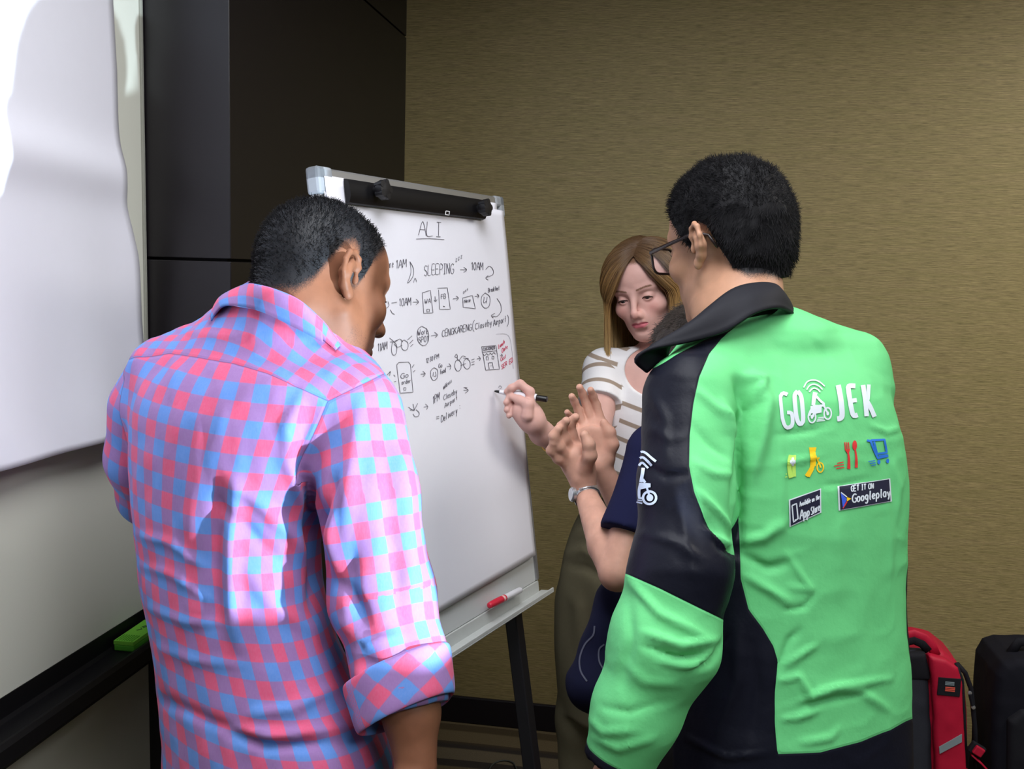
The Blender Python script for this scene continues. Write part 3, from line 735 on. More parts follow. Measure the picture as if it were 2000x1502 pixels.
S([(692, 401), (700, 404), (717, 405)], w=1.2, ink=lite)
# markers
M_MW = plain('white_marker_barrel', (222, 222, 230), .35, .5, nz=.02)
M_MR = plain('red_marker_cap', (206, 34, 62), .4, .5)
M_MP = plain('pale_pink_ring', (232, 190, 186), .5)
def marker(name, a, b, capmat, label, cap_len=.42, tip=False):
    """pen from a (cap end) to b"""
    a = np.array(a); b = np.array(b); z = nrm(b - a); x = nrm(np.cross(z, [0, .3, 1])); y = np.cross(z, x); L = np.linalg.norm(b - a)
    o = empty(name, frame(a, x, y, z)); tag(o, label, 'marker'); I = Matrix.Identity(4)
    return o, L
ta, tb_ = bhit(955, 1183, .018), bhit(1017, 1152, .018)
o, L = marker('red_marker', ta, tb_, None, 'red-capped white marker lying on the easel tray')
I4 = Matrix.Identity(4); r = .0072
MB().lathe([(.0035, 0), (.0062, .002), (r, .012), (r * 1.06, .03), (r * 1.06, L * .38)], I4).build('cap', M_MR, o, auto=.6)
MB().lathe([(r * .98, L * .38), (r * .98, L * .44)], I4).build('ring', M_MP, o, auto=.6); MB().lathe([(r * 1.03, L * .44), (r * 1.03, L * .475)], I4).build('ring', M_MR, o, auto=.6)
MB().lathe([(r * .96, L * .475), (r * .96, L * .97), (r * .8, L * .99), (r * .5, L)], I4).build('barrel', M_MW, o, auto=.6)
# ------------------------------------------------------------------ figure parts shared by the four people
def add_ear(F, sx, c=(.0745, -.012, -.006), s=1.0, flare=.5, tilt=.14):
    """outer ear with helix, antihelix, hollow, tragus and lobe; sx = side"""
    c = np.array(c); ct, st = math.cos(tilt), math.sin(tilt)
    def P(f, u, o):
        f, u, o = f * s, u * s, o * s
        f2, u2 = f * ct + u * st * -1, f * st * -1 * -1 + u * ct      # leans back at the top
        return np.array([sx * (c[0] + o + max(0, -f2) * flare), c[1] + f2, c[2] + u2])
    hx = [(.010, .004, .004), (.013, .014, .006), (.009, .026, .008), (-.003, .032, .009), (-.015, .027, .009), (-.021, .014, .008), (-.020, -.001, .007), (-.013, -.014, .006), (-.004, -.024, .005)]
    F.chain([P(*q) for q in hx], [.0026, .0034, .0038, .0040, .0040, .0038, .0036, .0036, .0048], .003)
    F.chain([P(*q) for q in [(-.004, .020, .007), (-.011, .010, .009), (-.011, -.003, .009), (-.006, -.013, .008)]], [.003, .0036, .0036, .003], .004)
    F.chain([P(*q) for q in [(.006, .016, .001), (-.006, .012, .003), (-.012, .0, .003), (-.008, -.014, .002), (0, -.02, .002)]], [.007, .008, .008, .007, .006], .006)
    F.ell(P(.001, -.027, .005), (.0058 * s, .0078 * s, .0085 * s), None, .005)
    F.ell(P(.0105, -.004, .004), (.0045 * s, .0045 * s, .007 * s), None, .004)
    F.ell(P(.001, -.003, .011), (.007 * s, .0075 * s, .0105 * s), None, .005, 's')
    return F
def make_head(kind='m', ears=(1, -1), nose=1.0, jaw=1.0, lips=1.0, cheek=1.0, brow=1.0, eye_open=.35, ear_s=1.0, mz=0.0, ch=0.0):
    """head in its own frame: x = own right, y = face, z = up; about 0.235 m high"""
    F = Fld()
    F.ell((0, -.012, .040), (.0745, .094, .082), None, .01)
    F.ell((0, .034, .038), (.060, .055, .058), None, .03)
    F.ell((0, -.055, .008), (.060, .048, .058), None, .03)
    F.ell((0, .040, -.030 + ch * .5), (.0565 * jaw, .047, .066 - ch * .5), None, .03)
    for s in (1, -1):
        F.cap((s * .052 * jaw, .004, -.050 + ch * .5), (s * .020, .066, -.100 + ch), .019, .016, .03)
    F.ell((0, .030, -.068 + ch), (.046 * jaw, .05, .044), None, .03)
    F.ell((0, .078, -.100 + ch), (.021 * jaw, .016, .017), None, .02)
    for s in (1, -1):
        F.ell((s * .041, .063, -.024), (.024, .021, .021 * cheek), None, .02)
        F.cap((s * .016, .086, .025), (s * .046, .070, .026), .0095 * brow, .008, .016)
        F.ell((s * .0325, .101, .005), (.019, .018, .0125), None, .014, 's')
        F.ell((s * .0318, .0745, .003), (.0150, .0142, .0138), None, .004)
    F.cap((0, .088, .016), (0, .110 + .002 * nose, -.022), .0078, .0100 * nose, .012)
    F.ell((0, .112 + .002 * nose, -.0275), (.0112 * nose, .0105 * nose, .0095), None, .007)
    for s in (1, -1):
        F.ell((s * .0125 * nose, .1005, -.0315), (.0072 * nose, .0105, .0078), None, .006)
        F.ell((s * .0062 * nose, .108, -.0405), (.0036, .0055, .0042), None, .003, 's')
    F.ell((0, .075, -.060 + mz), (.030, .024, .024), None, .022)
    q = lips; Z = lambda c: [(x, y, z + mz) for x, y, z in c]
    F.chain(Z([(-.0235, .0855, -.0640), (-.010, .0965, -.0592 + .0006), (0, .0985, -.0605), (.010, .0965, -.0592 + .0006), (.0235, .0855, -.0640)]), [.0022, .0046 * q, .0044 * q, .0046 * q, .0022], .0045)
    F.chain(Z([(-.022, .0860, -.0660), (-.009, .0960, -.0705), (.009, .0960, -.0705), (.022, .0860, -.0660)]), [.0022, .0062 * q, .0062 * q, .0022], .0045)
    F.chain(Z([(-.025, .0880, -.0655), (-.010, .1020, -.0648), (0, .1038, -.0655), (.010, .1020, -.0648), (.025, .0880, -.0655)]), [.0009, .0014, .0014, .0014, .0009], .0022, 's')
    F.ell((0, .0985, -.0835 + mz), (.016, .008, .006), None, .008, 's')
    for s in ears: add_ear(F, s, s=ear_s)
    for s in (1, -1):
        # eye opening: an almond slit down to the eyeball
        if eye_open > 0:
            F.ell((s * .0318, .0905, .0015 - .002 * (1 - eye_open)), (.0128, .0065, .0052 * eye_open + .0006), None, .0016, 's')
    return F
HAIRLINE_M = ([0, 22, 38, 50, 60, 68, 74, 82, 92, 104, 114, 126, 140, 180], [.082, .081, .072, .05, .03, -.016, -.016, .022, .030, .020, -.02, -.050, -.064, -.070])
def warped(fn, back=1.0, taper=0.0):
    """same head with a flatter, tapering back of the skull"""
    def w(q):
        q = np.array(q, np.float32); b = q[:, 1] < 0
        q[b, 1] *= back + taper * np.clip((.035 - q[b, 2]) / .1, 0, 1); return fn(q)
    return w
def hair_sd(L, line, dz=0.0):
    """height above the hairline (metres) for points in head coordinates"""
    a = np.degrees(np.arctan2(np.abs(L[:, 0]), L[:, 1] + .012)); return L[:, 2] - np.interp(a, line[0], line[1]) - dz
def add_hand(F, w, X, Y, Z, s=1.0, curl=((.25, .3, .2),) * 4, spread=.06, thumb=None, k=.006, mcp=None):
    """palm, four fingers and a thumb; X = thumb side, Y = along the hand, Z = back of the hand"""
    w = np.array(w); X, Y, Z = [nrm(v) for v in (X, Y, Z)]
    T = lambda x, y, z: w + s * (X * x + Y * y + Z * z)
    base = [(.0285, .090), (.0095, .094), (-.0095, .090), (-.0270, .081)]
    ln = [(.042, .026, .022), (.046, .029, .023), (.042, .027, .022), (.033, .021, .019)]
    rd = [.0090, .0092, .0087, .0076]; tips = []
    for i, (bx, by) in enumerate(base):
        F.cap(T(bx * .62, .012, 0), T(bx, by, 0), .0165 * s, .0115 * s, .014)
        sp = spread * (1.5 - i); d = nrm(Y * math.cos(sp) + X * math.sin(sp)); ax = nrm(np.cross(d, Z))
        p = T(bx, by, 0); P = [p]; a = 0
        for j in range(3):
            a += curl[i][j]; v = d * math.cos(a) - Z * math.sin(a); p = p + v * ln[i][j] * s; P.append(p)
        F.chain(P, [rd[i] * s * 1.12, rd[i] * s, rd[i] * s * .92, rd[i] * s * .80], k * .6); tips.append((P[-1], v))
    F.ell(T(0, .05, -.008), (.034 * s, .040 * s, .012 * s), np.stack([X, Y, Z], 1), .012)
    th = thumb or [(.022, .020, -.006), (.043, .046, -.016), (.053, .076, -.020), (.054, .102, -.018)]
    F.chain([T(*q) for q in th], [.0150 * s, .0125 * s, .0102 * s, .0085 * s], .010)
    return tips
def person_mesh(name, fn, boxes, mat, attrs_fn=None):
    """one mesh of the whole body: fine around head and hands, coarser under the clothes"""
    VV, QQ, b = [], [], 0
    for i, (lo, hi, h, lev) in enumerate(boxes):
        lo = np.array(lo, float); hi = np.array(hi, float)
        V, Q = mesh_field(fn, lo - h * 2, hi + h * 2, h, lev)
        c = V[Q].mean(1); keep = ((c >= lo - h) & (c <= hi + h)).all(1)
        for lo2, hi2, h2, _ in boxes[:i]:
            keep &= ~((c > np.array(lo2) + h) & (c < np.array(hi2) - h)).all(1)
        Q = Q[keep]; u, inv = np.unique(Q, return_inverse=True); V = V[u]; Q = inv.reshape(Q.shape)
        VV.append(V); QQ.append(Q + b); b += len(V)
    V = np.concatenate(VV); Q = np.concatenate(QQ)
    return np_mesh(name, V, Q, mat, None, attrs_fn(V) if attrs_fn else None)
def skin_mat(name, c, lip, dark, rough=.48, sss=.08, mott=.10):
    q = NT(name); n = q.noise(45, 3, q.coord()); n2 = q.noise(420, 2, q.coord())
    d = tuple(v * (1 - mott * 1.6) for v in lin(c)[:3]) + (1,)
    col = q.mix(q.ramp(n, .3, .7), d, lin(c))
    col = q.mix(q.attr('lip').outputs['Fac'], col, lin(lip))
    col = q.mix(q.attr('blush').outputs['Fac'], col, lin(tuple(min(255, v) for v in (c[0] + 8, c[1] * .80, c[2] * .80))))
    hm = q.ramp(q.math('ADD', q.attr('hair').outputs['Fac'], q.math('MULTIPLY', q.math('SUBTRACT', q.noise(700, 2, q.coord()), .5), .9)), .2, .8)
    col = q.mix(hm, col, lin(dark)); q.base(col, rough, .25)
    q.b.inputs['Subsurface Weight'].default_value = sss; q.b.inputs['Subsurface Radius'].default_value = (.012, .005, .003)
    q.bump(n2, .10, .0006); return q.m
M_HAIRB = NT('black_hair').base(lin((15, 14, 17)), .7, .2).m
def sheet_between(name, top, bot, mat, parent, n=40, m=6, bulge=.008, out=None, thick=.004, uv=None):
    A = np.array(smooth_line([np.array(p) for p in top], .004)); Bq = np.array(smooth_line([np.array(p) for p in bot], .004))
    rs = lambda C: np.stack([np.interp(np.linspace(0, 1, n), np.concatenate([[0], np.cumsum(np.linalg.norm(np.diff(C, axis=0), axis=1))]) / np.linalg.norm(np.diff(C, axis=0), axis=1).sum(), C[:, k]) for k in range(3)], -1)
    A, Bq = rs(A), rs(Bq); V = []
    for j in range(m + 1):
        t = j / m; row = A * (1 - t) + Bq * t
        if out is not None: row = row + out * (bulge * math.sin(math.pi * min(1, t * 1.1)))
        V.append(row)
    V = np.concatenate(V); F = [(j * n + i, j * n + i + 1, (j + 1) * n + i + 1, (j + 1) * n + i) for j in range(m) for i in range(n - 1)]
    at_ = None
    if uv is not None:
        ds = np.concatenate([[0], np.cumsum(np.linalg.norm(np.diff(A, axis=0), axis=1))]); u_ = np.tile(ds, m + 1); v_ = np.repeat(np.arange(m + 1) / m, n) * uv[1]
        t3 = np.stack([u_ + uv[0], v_ + uv[2], 0 * u_], -1); at_ = dict(uv_torso=t3, uv_yoke=t3, uv_sleeve=t3, yoke=np.full(len(V), -1.), sleeve=np.full(len(V), -1.))
    o = np_mesh(name, V, np.array(F), mat, parent, at_); s = o.modifiers.new('cloth', 'SOLIDIFY'); s.thickness = thick; s.offset = 0
    return o
def hw(o, R, p): return o + R @ np.array(p)
# eyes, lashes
def surf_pt(head, x, z, y0=.13):
    ys = np.linspace(y0, .03, 400); P = np.stack([np.full(400, x), ys, np.full(400, z)], -1); d = head(P); i = np.argmax(d < 0); return np.array([x, ys[i], z])
def eye_mat(name, iris, cdir):
    q = NT(name); c = q.coord('Object'); vm = q.node('ShaderNodeVectorMath', operation='NORMALIZE'); q.link(c, vm.inputs[0])
    dt = q.node('ShaderNodeVectorMath', operation='DOT_PRODUCT'); q.link(vm.outputs[0], dt.inputs[0]); dt.inputs[1].default_value = cdir
    a = q.math('ARCCOSINE', dt.outputs['Value']); i_ = q.ramp(a, .46, .50, 1, 0); p_ = q.ramp(a, .18, .21, 1, 0)
    q.base(q.mix(p_, q.mix(i_, lin((226, 218, 214)), lin(iris)), lin((12, 12, 14))), .12, .5); return q.m
def eyes(p, o, R, gaze, iris, yoff=0.0):
    g = nrm(gaze); m = eye_mat('eye', iris, tuple(g))
    for s in (1, -1):
        bm = bmesh.new(); bmesh.ops.create_uvsphere(bm, u_segments=28, v_segments=20, radius=.0122)
        me = bpy.data.meshes.new('eye'); bm.to_mesh(me); bm.free(); me.materials.append(m); me.shade_smooth()
        e = bpy.data.objects.new('eye', me); link(e, p); e.matrix_local = Matrix.Translation(Vector(hw(o, R, (s * .0318, .0742, .003)))) @ Matrix(R.tolist()).to_4x4()
M_LASH = plain('brown_lash', (48, 34, 30), .6, .2)
def lashes(p, o, R, head, dz=.0042, r=.0007):
    for s in (1, -1):
        pts = []
        for t in np.linspace(-1, 1, 13):
            x = s * (.0318 + .0128 * t); z = .0008 + dz * math.sqrt(max(0, 1 - t * t)) ** 1.0 - (.0012 if t * 1 > .6 else 0)
            q_ = surf_pt(head, x, z + .0006); pts.append(hw(o, R, q_ + np.array([0, .0006, 0])))
        MB().tube(pts, [r * (.4 + .8 * min(1, 1.3 - abs(t))) for t in np.linspace(-1, 1, 13)], 6).build('eyelashes', M_LASH, p, True)
# ------------------------------------------------------------------ man in the checked shirt
yaw1 = .63
# head
H1o = U(632, 556, 1.42); fa, fp, fr = .82, .42, .22        # facing (to the right), bowed, tilted
def head_frame(o, fa, fp, fr):
    y = np.array([math.sin(fa) * math.cos(fp), math.cos(fa) * math.cos(fp), -math.sin(fp)]); x = nrm(np.cross(y, ez)); z = np.cross(x, y)
    x, z = x * math.cos(fr) + z * math.sin(fr), z * math.cos(fr) - x * math.sin(fr)
    return np.stack([x, y, z], 1)
H1R = head_frame(H1o, fa, fp, fr)
head1 = make_head('m', nose=1.0, jaw=1.06, lips=1.25, cheek=1.1, brow=1.15, eye_open=.35)
B1 = Fld()
nb = U(538, 642, 1.43)
B1.cap(hw(H1o, H1R, (0, -.035, -.045)), nb, .062, .066, .03); B1.cap(hw(H1o, H1R, (0, .005, -.075)), nb + np.array([.03, .04, .0]), .045, .055, .03)
SH1 = [(655, 405, 640), (700, 300, 718), (780, 245, 735), (860, 236, 700), (960, 240, 652), (1060, 250, 636), (1160, 262, 645), (1280, 284, 690), (1400, 297, 755), (1502, 301, 786), (1640, 300, 800), (1760, 300, 800), (1900, 300, 800)]
dT = np.interp([s[0] for s in SH1], [640, 900, 1500, 1900], [1.46, 1.43, 1.40, 1.40])
def loft_from(st, dd, yaw, ratio=.66, inset=0.0):
    z, X, Y, A, B = [], [], [], [], []
    k = math.sqrt(math.cos(yaw) ** 2 + ratio ** 2 * math.sin(yaw) ** 2)
    for (py, l, r), d in zip(st, dd):
        c = U((l + r) / 2, py, d); a = (r - l) / 2 / FPX * d / k - inset
        z.append(c[2]); X.append(c[0]); Y.append(c[1]); A.append(a); B.append(max(a * ratio, .085 if a > .1 else .05) - 0)
    return z, X, Y, A, B
Lz, LX, LY, LA, LB = loft_from(SH1, dT, yaw1)
a1 = [U(697, 808, 1.355), U(718, 960, 1.325), U(747, 1165, 1.315), U(782, 1300, 1.285), U(800, 1388, 1.265)]
r1 = [.064, .067, .070, .062, .053]
l1 = [U(290, 792, 1.52), U(282, 895, 1.56), U(290, 968, 1.62), U(340, 1010, 1.80), U(400, 1000, 1.92)]
rl1 = [.060, .057, .046, .040, .034]
# bare body under the shirt
B1.loft(Lz[1:-2], LX[1:-2], LY[1:-2], [a - .045 for a in LA[1:-2]], [b - .040 for b in LB[1:-2]], yaw1, 2.2, .05)
B1.chain([a1[0], a1[2], U(803, 1390, 1.262)], [.045, .040, .036], .02)
wr1 = U(812, 1492, 1.25); B1.cap(U(803, 1390, 1.262), wr1, .036, .027, .015)
add_hand(B1, wr1, np.array([.35, .9, 0]), U(806, 1640, 1.27) - wr1, np.array([.9, -.35, .1]), 1.02, ((.35, .5, .3), (.4, .55, .3), (.45, .6, .35), (.5, .6, .4)))
B1.chain(l1[:3] + [l1[4]], [.045, .040, .036, .028], .02)
add_hand(B1, l1[4], np.array([.2, .3, .9]), l1[4] - l1[3], np.array([.9, -.3, 0]), 1.0, ((.5, .7, .4),) * 4)
hip1 = np.array([LX[-2], LY[-2], .86]) + np.array([math.sin(yaw1), math.cos(yaw1), 0]) * .045; c1_, s1_ = math.cos(yaw1), math.sin(yaw1)
rt1 = np.array([c1_, -s1_, 0]); fw1 = np.array([s1_, c1_, 0])
for s in (1, -1):
    B1.chain([hip1 + rt1 * .085 * s, hip1 + rt1 * .10 * s + fw1 * .02 - ez * .40, hip1 + rt1 * .115 * s - ez * .80], [.062, .05, .038], .02)
    B1.cap(hip1 + rt1 * .115 * s - ez * .82, hip1 + rt1 * .125 * s + fw1 * .13 - ez * .835, .03, .022, .015)
def body_fn(head, o, R, B, k=.022):
    def fn(p):
        d = B(p); q = ((p - o) @ R).astype(np.float32); m = (q * q).sum(1) < .2 ** 2
        if m.any(): d = d.copy(); d[m] = smin(d[m], head(q[m]), k)
        return d
    return fn
fn1 = body_fn(head1, H1o, H1R, B1)
HL1 = ([0, 22, 38, 48, 56, 63, 67, 71, 79, 83, 92, 104, 114, 126, 140, 180], [.080, .079, .073, .062, .050, .034, -.004, -.010, -.010, .036, .046, .036, .006, -.030, -.052, -.064])
def lips_mask(L, lipz=-.0655, w=.0215, up=.0066, dn=.0085):
    x = np.clip(np.abs(L[:, 0]) / w, 0, 1); sh = np.sqrt(np.maximum(0, 1 - x ** 2)); dip = 1 - .35 * np.exp(-(L[:, 0] / .005) ** 2)
    m = np.where(L[:, 2] > lipz, (L[:, 2] - lipz) / (up * sh * dip + 1e-4), (lipz - L[:, 2]) / (dn * sh + 1e-4))
    return np.clip((1.15 - m) * 4, 0, 1) * (L[:, 1] > .06) * (np.abs(L[:, 0]) < w)
def head_attrs(o, R, line, brow=True, hairw=.012, beard=0.0, blush=.0, dz=0.0, mz=0.0, bw=1.0):
    def f(V):
        L = (V - o) @ R; near = (np.linalg.norm(L, axis=1) < .17)
        h = np.clip(hair_sd(L, line, dz) / hairw + .5, 0, 1) * near * (L[:, 1] < .098)
        ear = (np.abs(L[:, 0]) > .076) & (np.abs(L[:, 2]) < .045) & (np.abs(L[:, 1] + .012) < .045); h = h * ~ear
        if brow:
            x = np.abs(L[:, 0]); zc = .0255 + .004 * np.sin(np.clip((x - .012) / .04, 0, 1) * 2.4)
            b = np.exp(-((L[:, 2] - zc) / (.0038 * bw)) ** 2) * np.clip((x - .010) * 300, 0, 1) * np.clip((.052 - x) * 200, 0, 1) * (L[:, 1] > .04)
            h = np.maximum(h, b * .85 * near)
        if beard:
            bz = np.clip((-.052 - L[:, 2] + .0 * L[:, 1]) / .02, 0, 1) * (L[:, 1] > .02) * np.clip((L[:, 2] + .14) * 60, 0, 1)
            h = np.maximum(h, bz * beard * near)
        lp = lips_mask(L - np.array([0, 0, mz])) * near
        bl = np.zeros(len(V))
        if blush: bl = blush * near * (np.exp(-(((np.abs(L[:, 0]) - .042) / .018) ** 2 + ((L[:, 2] + .024) / .02) ** 2)) + .8 * np.exp(-((L[:, 0] / .012) ** 2 + ((L[:, 2] + .028) / .012) ** 2)) * (L[:, 1] > .09)) * (L[:, 1] > .03)
        return dict(hair=h * (1 - lp), lip=lp, blush=bl)
    return f
M_SK1 = skin_mat('brown_skin', (128, 84, 62), (108, 62, 58), (24, 24, 28), .55)
hb = lambda o, r: (o - r, o + r)
p1 = person_mesh('person', fn1, [(H1o - np.array([.14, .14, .15]), H1o + np.array([.15, .14, .15]), .0024, 4), (wr1 - np.array([.09, .09, .22]), wr1 + np.array([.09, .09, .06]), .0030, 4),
                                 ((-.75, .95, -.01), (.25, 2.15, 1.80), .0085, 4)], M_SK1, head_attrs(H1o, H1R, HL1, beard=.25, hairw=.030))
tag(p1, 'man with cropped black hair in a red and blue checked shirt, facing the paper pad', 'person')
eyes(p1, H1o, H1R, (0, 1, -.3), (50, 32, 24)); lashes(p1, H1o, H1R, head1, r=.0011)
# buzz-cut hair: short strands over the scalp
V = np.empty(len(p1.data.vertices) * 3, np.float32); p1.data.vertices.foreach_get('co', V); V = V.reshape(-1, 3)
def scatter_hair(V, Nn, mask, n, ln, wid, seedv=1, dirf=None, jitter=.5, npts=3):
    r = np.random.default_rng(seedv); idx = r.choice(np.where(mask > 0)[0], n, p=(mask[mask > 0] / mask[mask > 0].sum()))
    p = V[idx] + r.normal(0, .0012, (n, 3)); d = Nn[idx] + r.normal(0, jitter, (n, 3))
    if dirf is not None: d = d + dirf(V[idx])
    d = nrm_rows(d); L = ln * r.uniform(.5, 1.1, (n, 1))
    return np.stack([p - d * .001] + [p + d * L * (k / (npts - 1)) for k in range(1, npts)], 1)
def mesh_VN(o):
    me = o.data; n = len(me.vertices); V = np.empty(n * 3, np.float32); me.vertices.foreach_get('co', V)
    N = np.empty(n * 3, np.float32); me.vertices.foreach_get('normal', N); return V.reshape(-1, 3).astype(float), N.reshape(-1, 3).astype(float)
V, N = mesh_VN(p1); L = (V - H1o) @ H1R
mk = np.clip(hair_sd(L, HL1) / .032 - .12, 0, 1) * (np.linalg.norm(L, axis=1) < .16) * (np.abs(L[:, 0]) < .0765) * (L[:, 1] < .09)
st_ = scatter_hair(V, N, mk, 9000, .0062, .0003, 3, jitter=.45)
strands('hair', st_, M_HAIRB, p1, .00035, .0002)

# shirt
def plaid_mat(name):
    q = NT(name)
    uA, uB, uC = [q.attr(n).outputs['Vector'] for n in ('uv_torso', 'uv_yoke', 'uv_sleeve')]
    sY, sS = q.attr('yoke').outputs['Fac'], q.attr('sleeve').outputs['Fac']
    def vm(f, a, b):
        x = q.node('ShaderNodeMix', data_type='VECTOR'); q.put(x.inputs[0], f); q.put(x.inputs[4], a); q.put(x.inputs[5], b); return x.outputs[1]
    uv = vm(q.math('GREATER_THAN', sS, 0.0), vm(q.math('GREATER_THAN', sY, 0.0), uA, uB), uC)
    x = q.node('ShaderNodeSeparateXYZ'); q.link(uv, x.inputs[0])
    def band(s, off=0.0):
        f = q.math('FRACT', q.math('ADD', q.math('DIVIDE', s, .0455), 100.0 + off)); t = q.math('ABSOLUTE', q.math('SUBTRACT', f, .5))
        return q.ramp(t, .235, .265)
    w_, v_ = band(x.outputs[0]), band(x.outputs[1])
    thr = q.node('ShaderNodeTexNoise'); thr.inputs['Scale'].default_value = 900
    mixf = q.math('MULTIPLY', q.math('ADD', w_, v_), .5)
    cr = q.node('ShaderNodeValToRGB'); q.link(mixf, cr.inputs[0]); e = cr.color_ramp.elements
    e[0].color = lin((202, 74, 110)); e[1].color = lin((80, 128, 198)); m = cr.color_ramp.elements.new(.5); m.color = lin((138, 100, 156))
    slub = q.noise(1, 2, q.coord('Object', (500, 500, 120)))
    col = q.mix(q.math('MULTIPLY', slub, .16), cr.outputs[0], lin((176, 168, 200)))
    sd = q.math('MINIMUM', q.math('ABSOLUTE', sS), q.math('ADD', q.math('ABSOLUTE', sY), q.math('MULTIPLY', q.math('GREATER_THAN', sS, 0.0), 1.0)))
    seam = q.ramp(sd, .0002, .0012, 1, 0); col = q.mix(q.math('MULTIPLY', seam, .55), col, lin((60, 50, 90)))
    q.base(col, .8, .15); q.b.inputs['Sheen Weight'].default_value = .06
    hgt = q.math('ADD', q.math('MULTIPLY', q.ramp(sd, .0, .004), .8), q.math('MULTIPLY', q.noise(38, 3, q.coord()), .5)); q.bump(hgt, .35, .004)
    return q.m
M_PLAID = plaid_mat('red_blue_gingham')
T1 = Fld().loft(Lz, LX, LY, LA, LB, yaw1, 2.1, .02)
T1.cap(U(555, 655, 1.46), U(330, 735, 1.51), .050, .058, .05); T1.cap(U(555, 655, 1.46), U(672, 780, 1.37), .048, .056, .05)
_nd = nrm(hw(H1o, H1R, (0, -.03, -.05)) - nb); T1.cap(nb - _nd * .03, nb + _nd * .045, .078, .0715, .055)
T1.ell(U(540, 668, 1.455), (.08, .075, .05), None, .04)
A1r = Fld().chain(a1, r1, .02); A1l = Fld().chain(l1, rl1, .02)
def fn_s1(p):
    ar = np.maximum(A1r(p), ((p - a1[-1]) @ nrm(a1[-1] - a1[-2])).astype(np.float32))
    d = smin(T1(p), ar, .013); d = smin(d, A1l(p), .02)
    # neck opening
    nd = nrm(hw(H1o, H1R, (0, -.03, -.05)) - nb); q = p - nb; t = q @ nd; r = np.sqrt(np.maximum((q * q).sum(1) - t * t, 0))
    d = np.maximum(d, np.where(t > .072, .052 - r, -1).astype(np.float32))
    return d
V, Q = mesh_field(fn_s1, (-.75, .95, .70), (.25, 2.1, 1.72), .0045, 4)
c = V[Q].mean(1); Q = Q[c[:, 2] > .74]
def limb_uv(V, P, ref):
    """arc length along a limb and angle around it"""
    best = np.full(len(V), 9e9); S = np.zeros(len(V)); A = np.zeros(len(V)); acc = 0
    for a, b in zip(P, P[1:]):
        ab = b - a; l = np.linalg.norm(ab); d = ab / l; t = np.clip((V - a) @ d, 0 if acc else -1, l); q = V - a - t[:, None] * d; r = np.linalg.norm(q, axis=1)
        x = nrm(ref - d * (ref @ d)); y = np.cross(d, x); m = r < best
        best[m] = r[m]; S[m] = (acc + t)[m]; A[m] = np.arctan2(q @ y, q @ x)[m]; acc += l
    return S, A
def torso_uv(V, z, X, Y, A, B, yaw, R=.150):
    o = np.argsort(z); g = lambda v: np.interp(V[:, 2], np.array(z)[o], np.array(v)[o]); dx, dy = V[:, 0] - g(X), V[:, 1] - g(Y)
    u = dx * math.cos(yaw) - dy * math.sin(yaw); v = dx * math.sin(yaw) + dy * math.cos(yaw)
    return np.arctan2(u / g(A), -v / g(B)) * R, u, v
th, lu, lv = torso_uv(V, Lz, LX, LY, LA, LB, yaw1)
px = PJ(V)[:, :2]
sleeve_n = nrm(U(740, 815, 1.34) - U(585, 760, 1.40)); sleeve_p = U(640, 790, 1.35)
dTA = np.minimum(T1(V), .2) - A1r(V); 
_c = V[:, :2] * 0; _q = PJ(V)[:, :2]; _d, _t, _sg = seg_dist(_q, [(800, 704), (737, 737), (640, 784), (608, 860), (575, 935), (560, 1010)])
arm_px = np.where(_sg < 0, 1, -1) * _d / FPX * 1.35; arm_s = np.where(_q[:, 1] < 945, np.where(V @ fw1 < a1[0] @ fw1 + .03, arm_px, dTA * .5 + .004), dTA * .5 + .004)
arm_l = np.minimum((V - U(292, 760, 1.5)) @ -rt1, (np.minimum(T1(V), .2) - A1l(V)) * .5 + .004)
seam = [(225, 708), (264, 700), (332, 691), (392, 699), (456, 710), (520, 730), (580, 757), (640, 783), (760, 800)]
yk = np.interp(px[:, 0], [s[0] for s in seam], [s[1] for s in seam]) - px[:, 1]
yoke = yk / FPX * 1.38; yoke = np.where(lv > .10, -1, yoke)
Sr, Ar = limb_uv(V, a1, np.array([-.5, -1, 0])); Sl, Al = limb_uv(V, l1, np.array([-1, -.3, 0]))
uvS = np.stack([Ar * .078 + .011, Sr * 1.0, 0 * Sr], -1); isl = arm_l > arm_s
uvS[isl] = np.stack([Al * .058, Sl, 0 * Sl], -1)[isl]
uvT = np.stack([th * 1.18 + .008, V[:, 2] + .05 * lu, 0 * th], -1)
fwd = V @ fw1; uvY = np.stack([(V @ rt1) * 1.0 + .01, V[:, 2] * .75 + fwd * 1.35, 0 * th], -1)
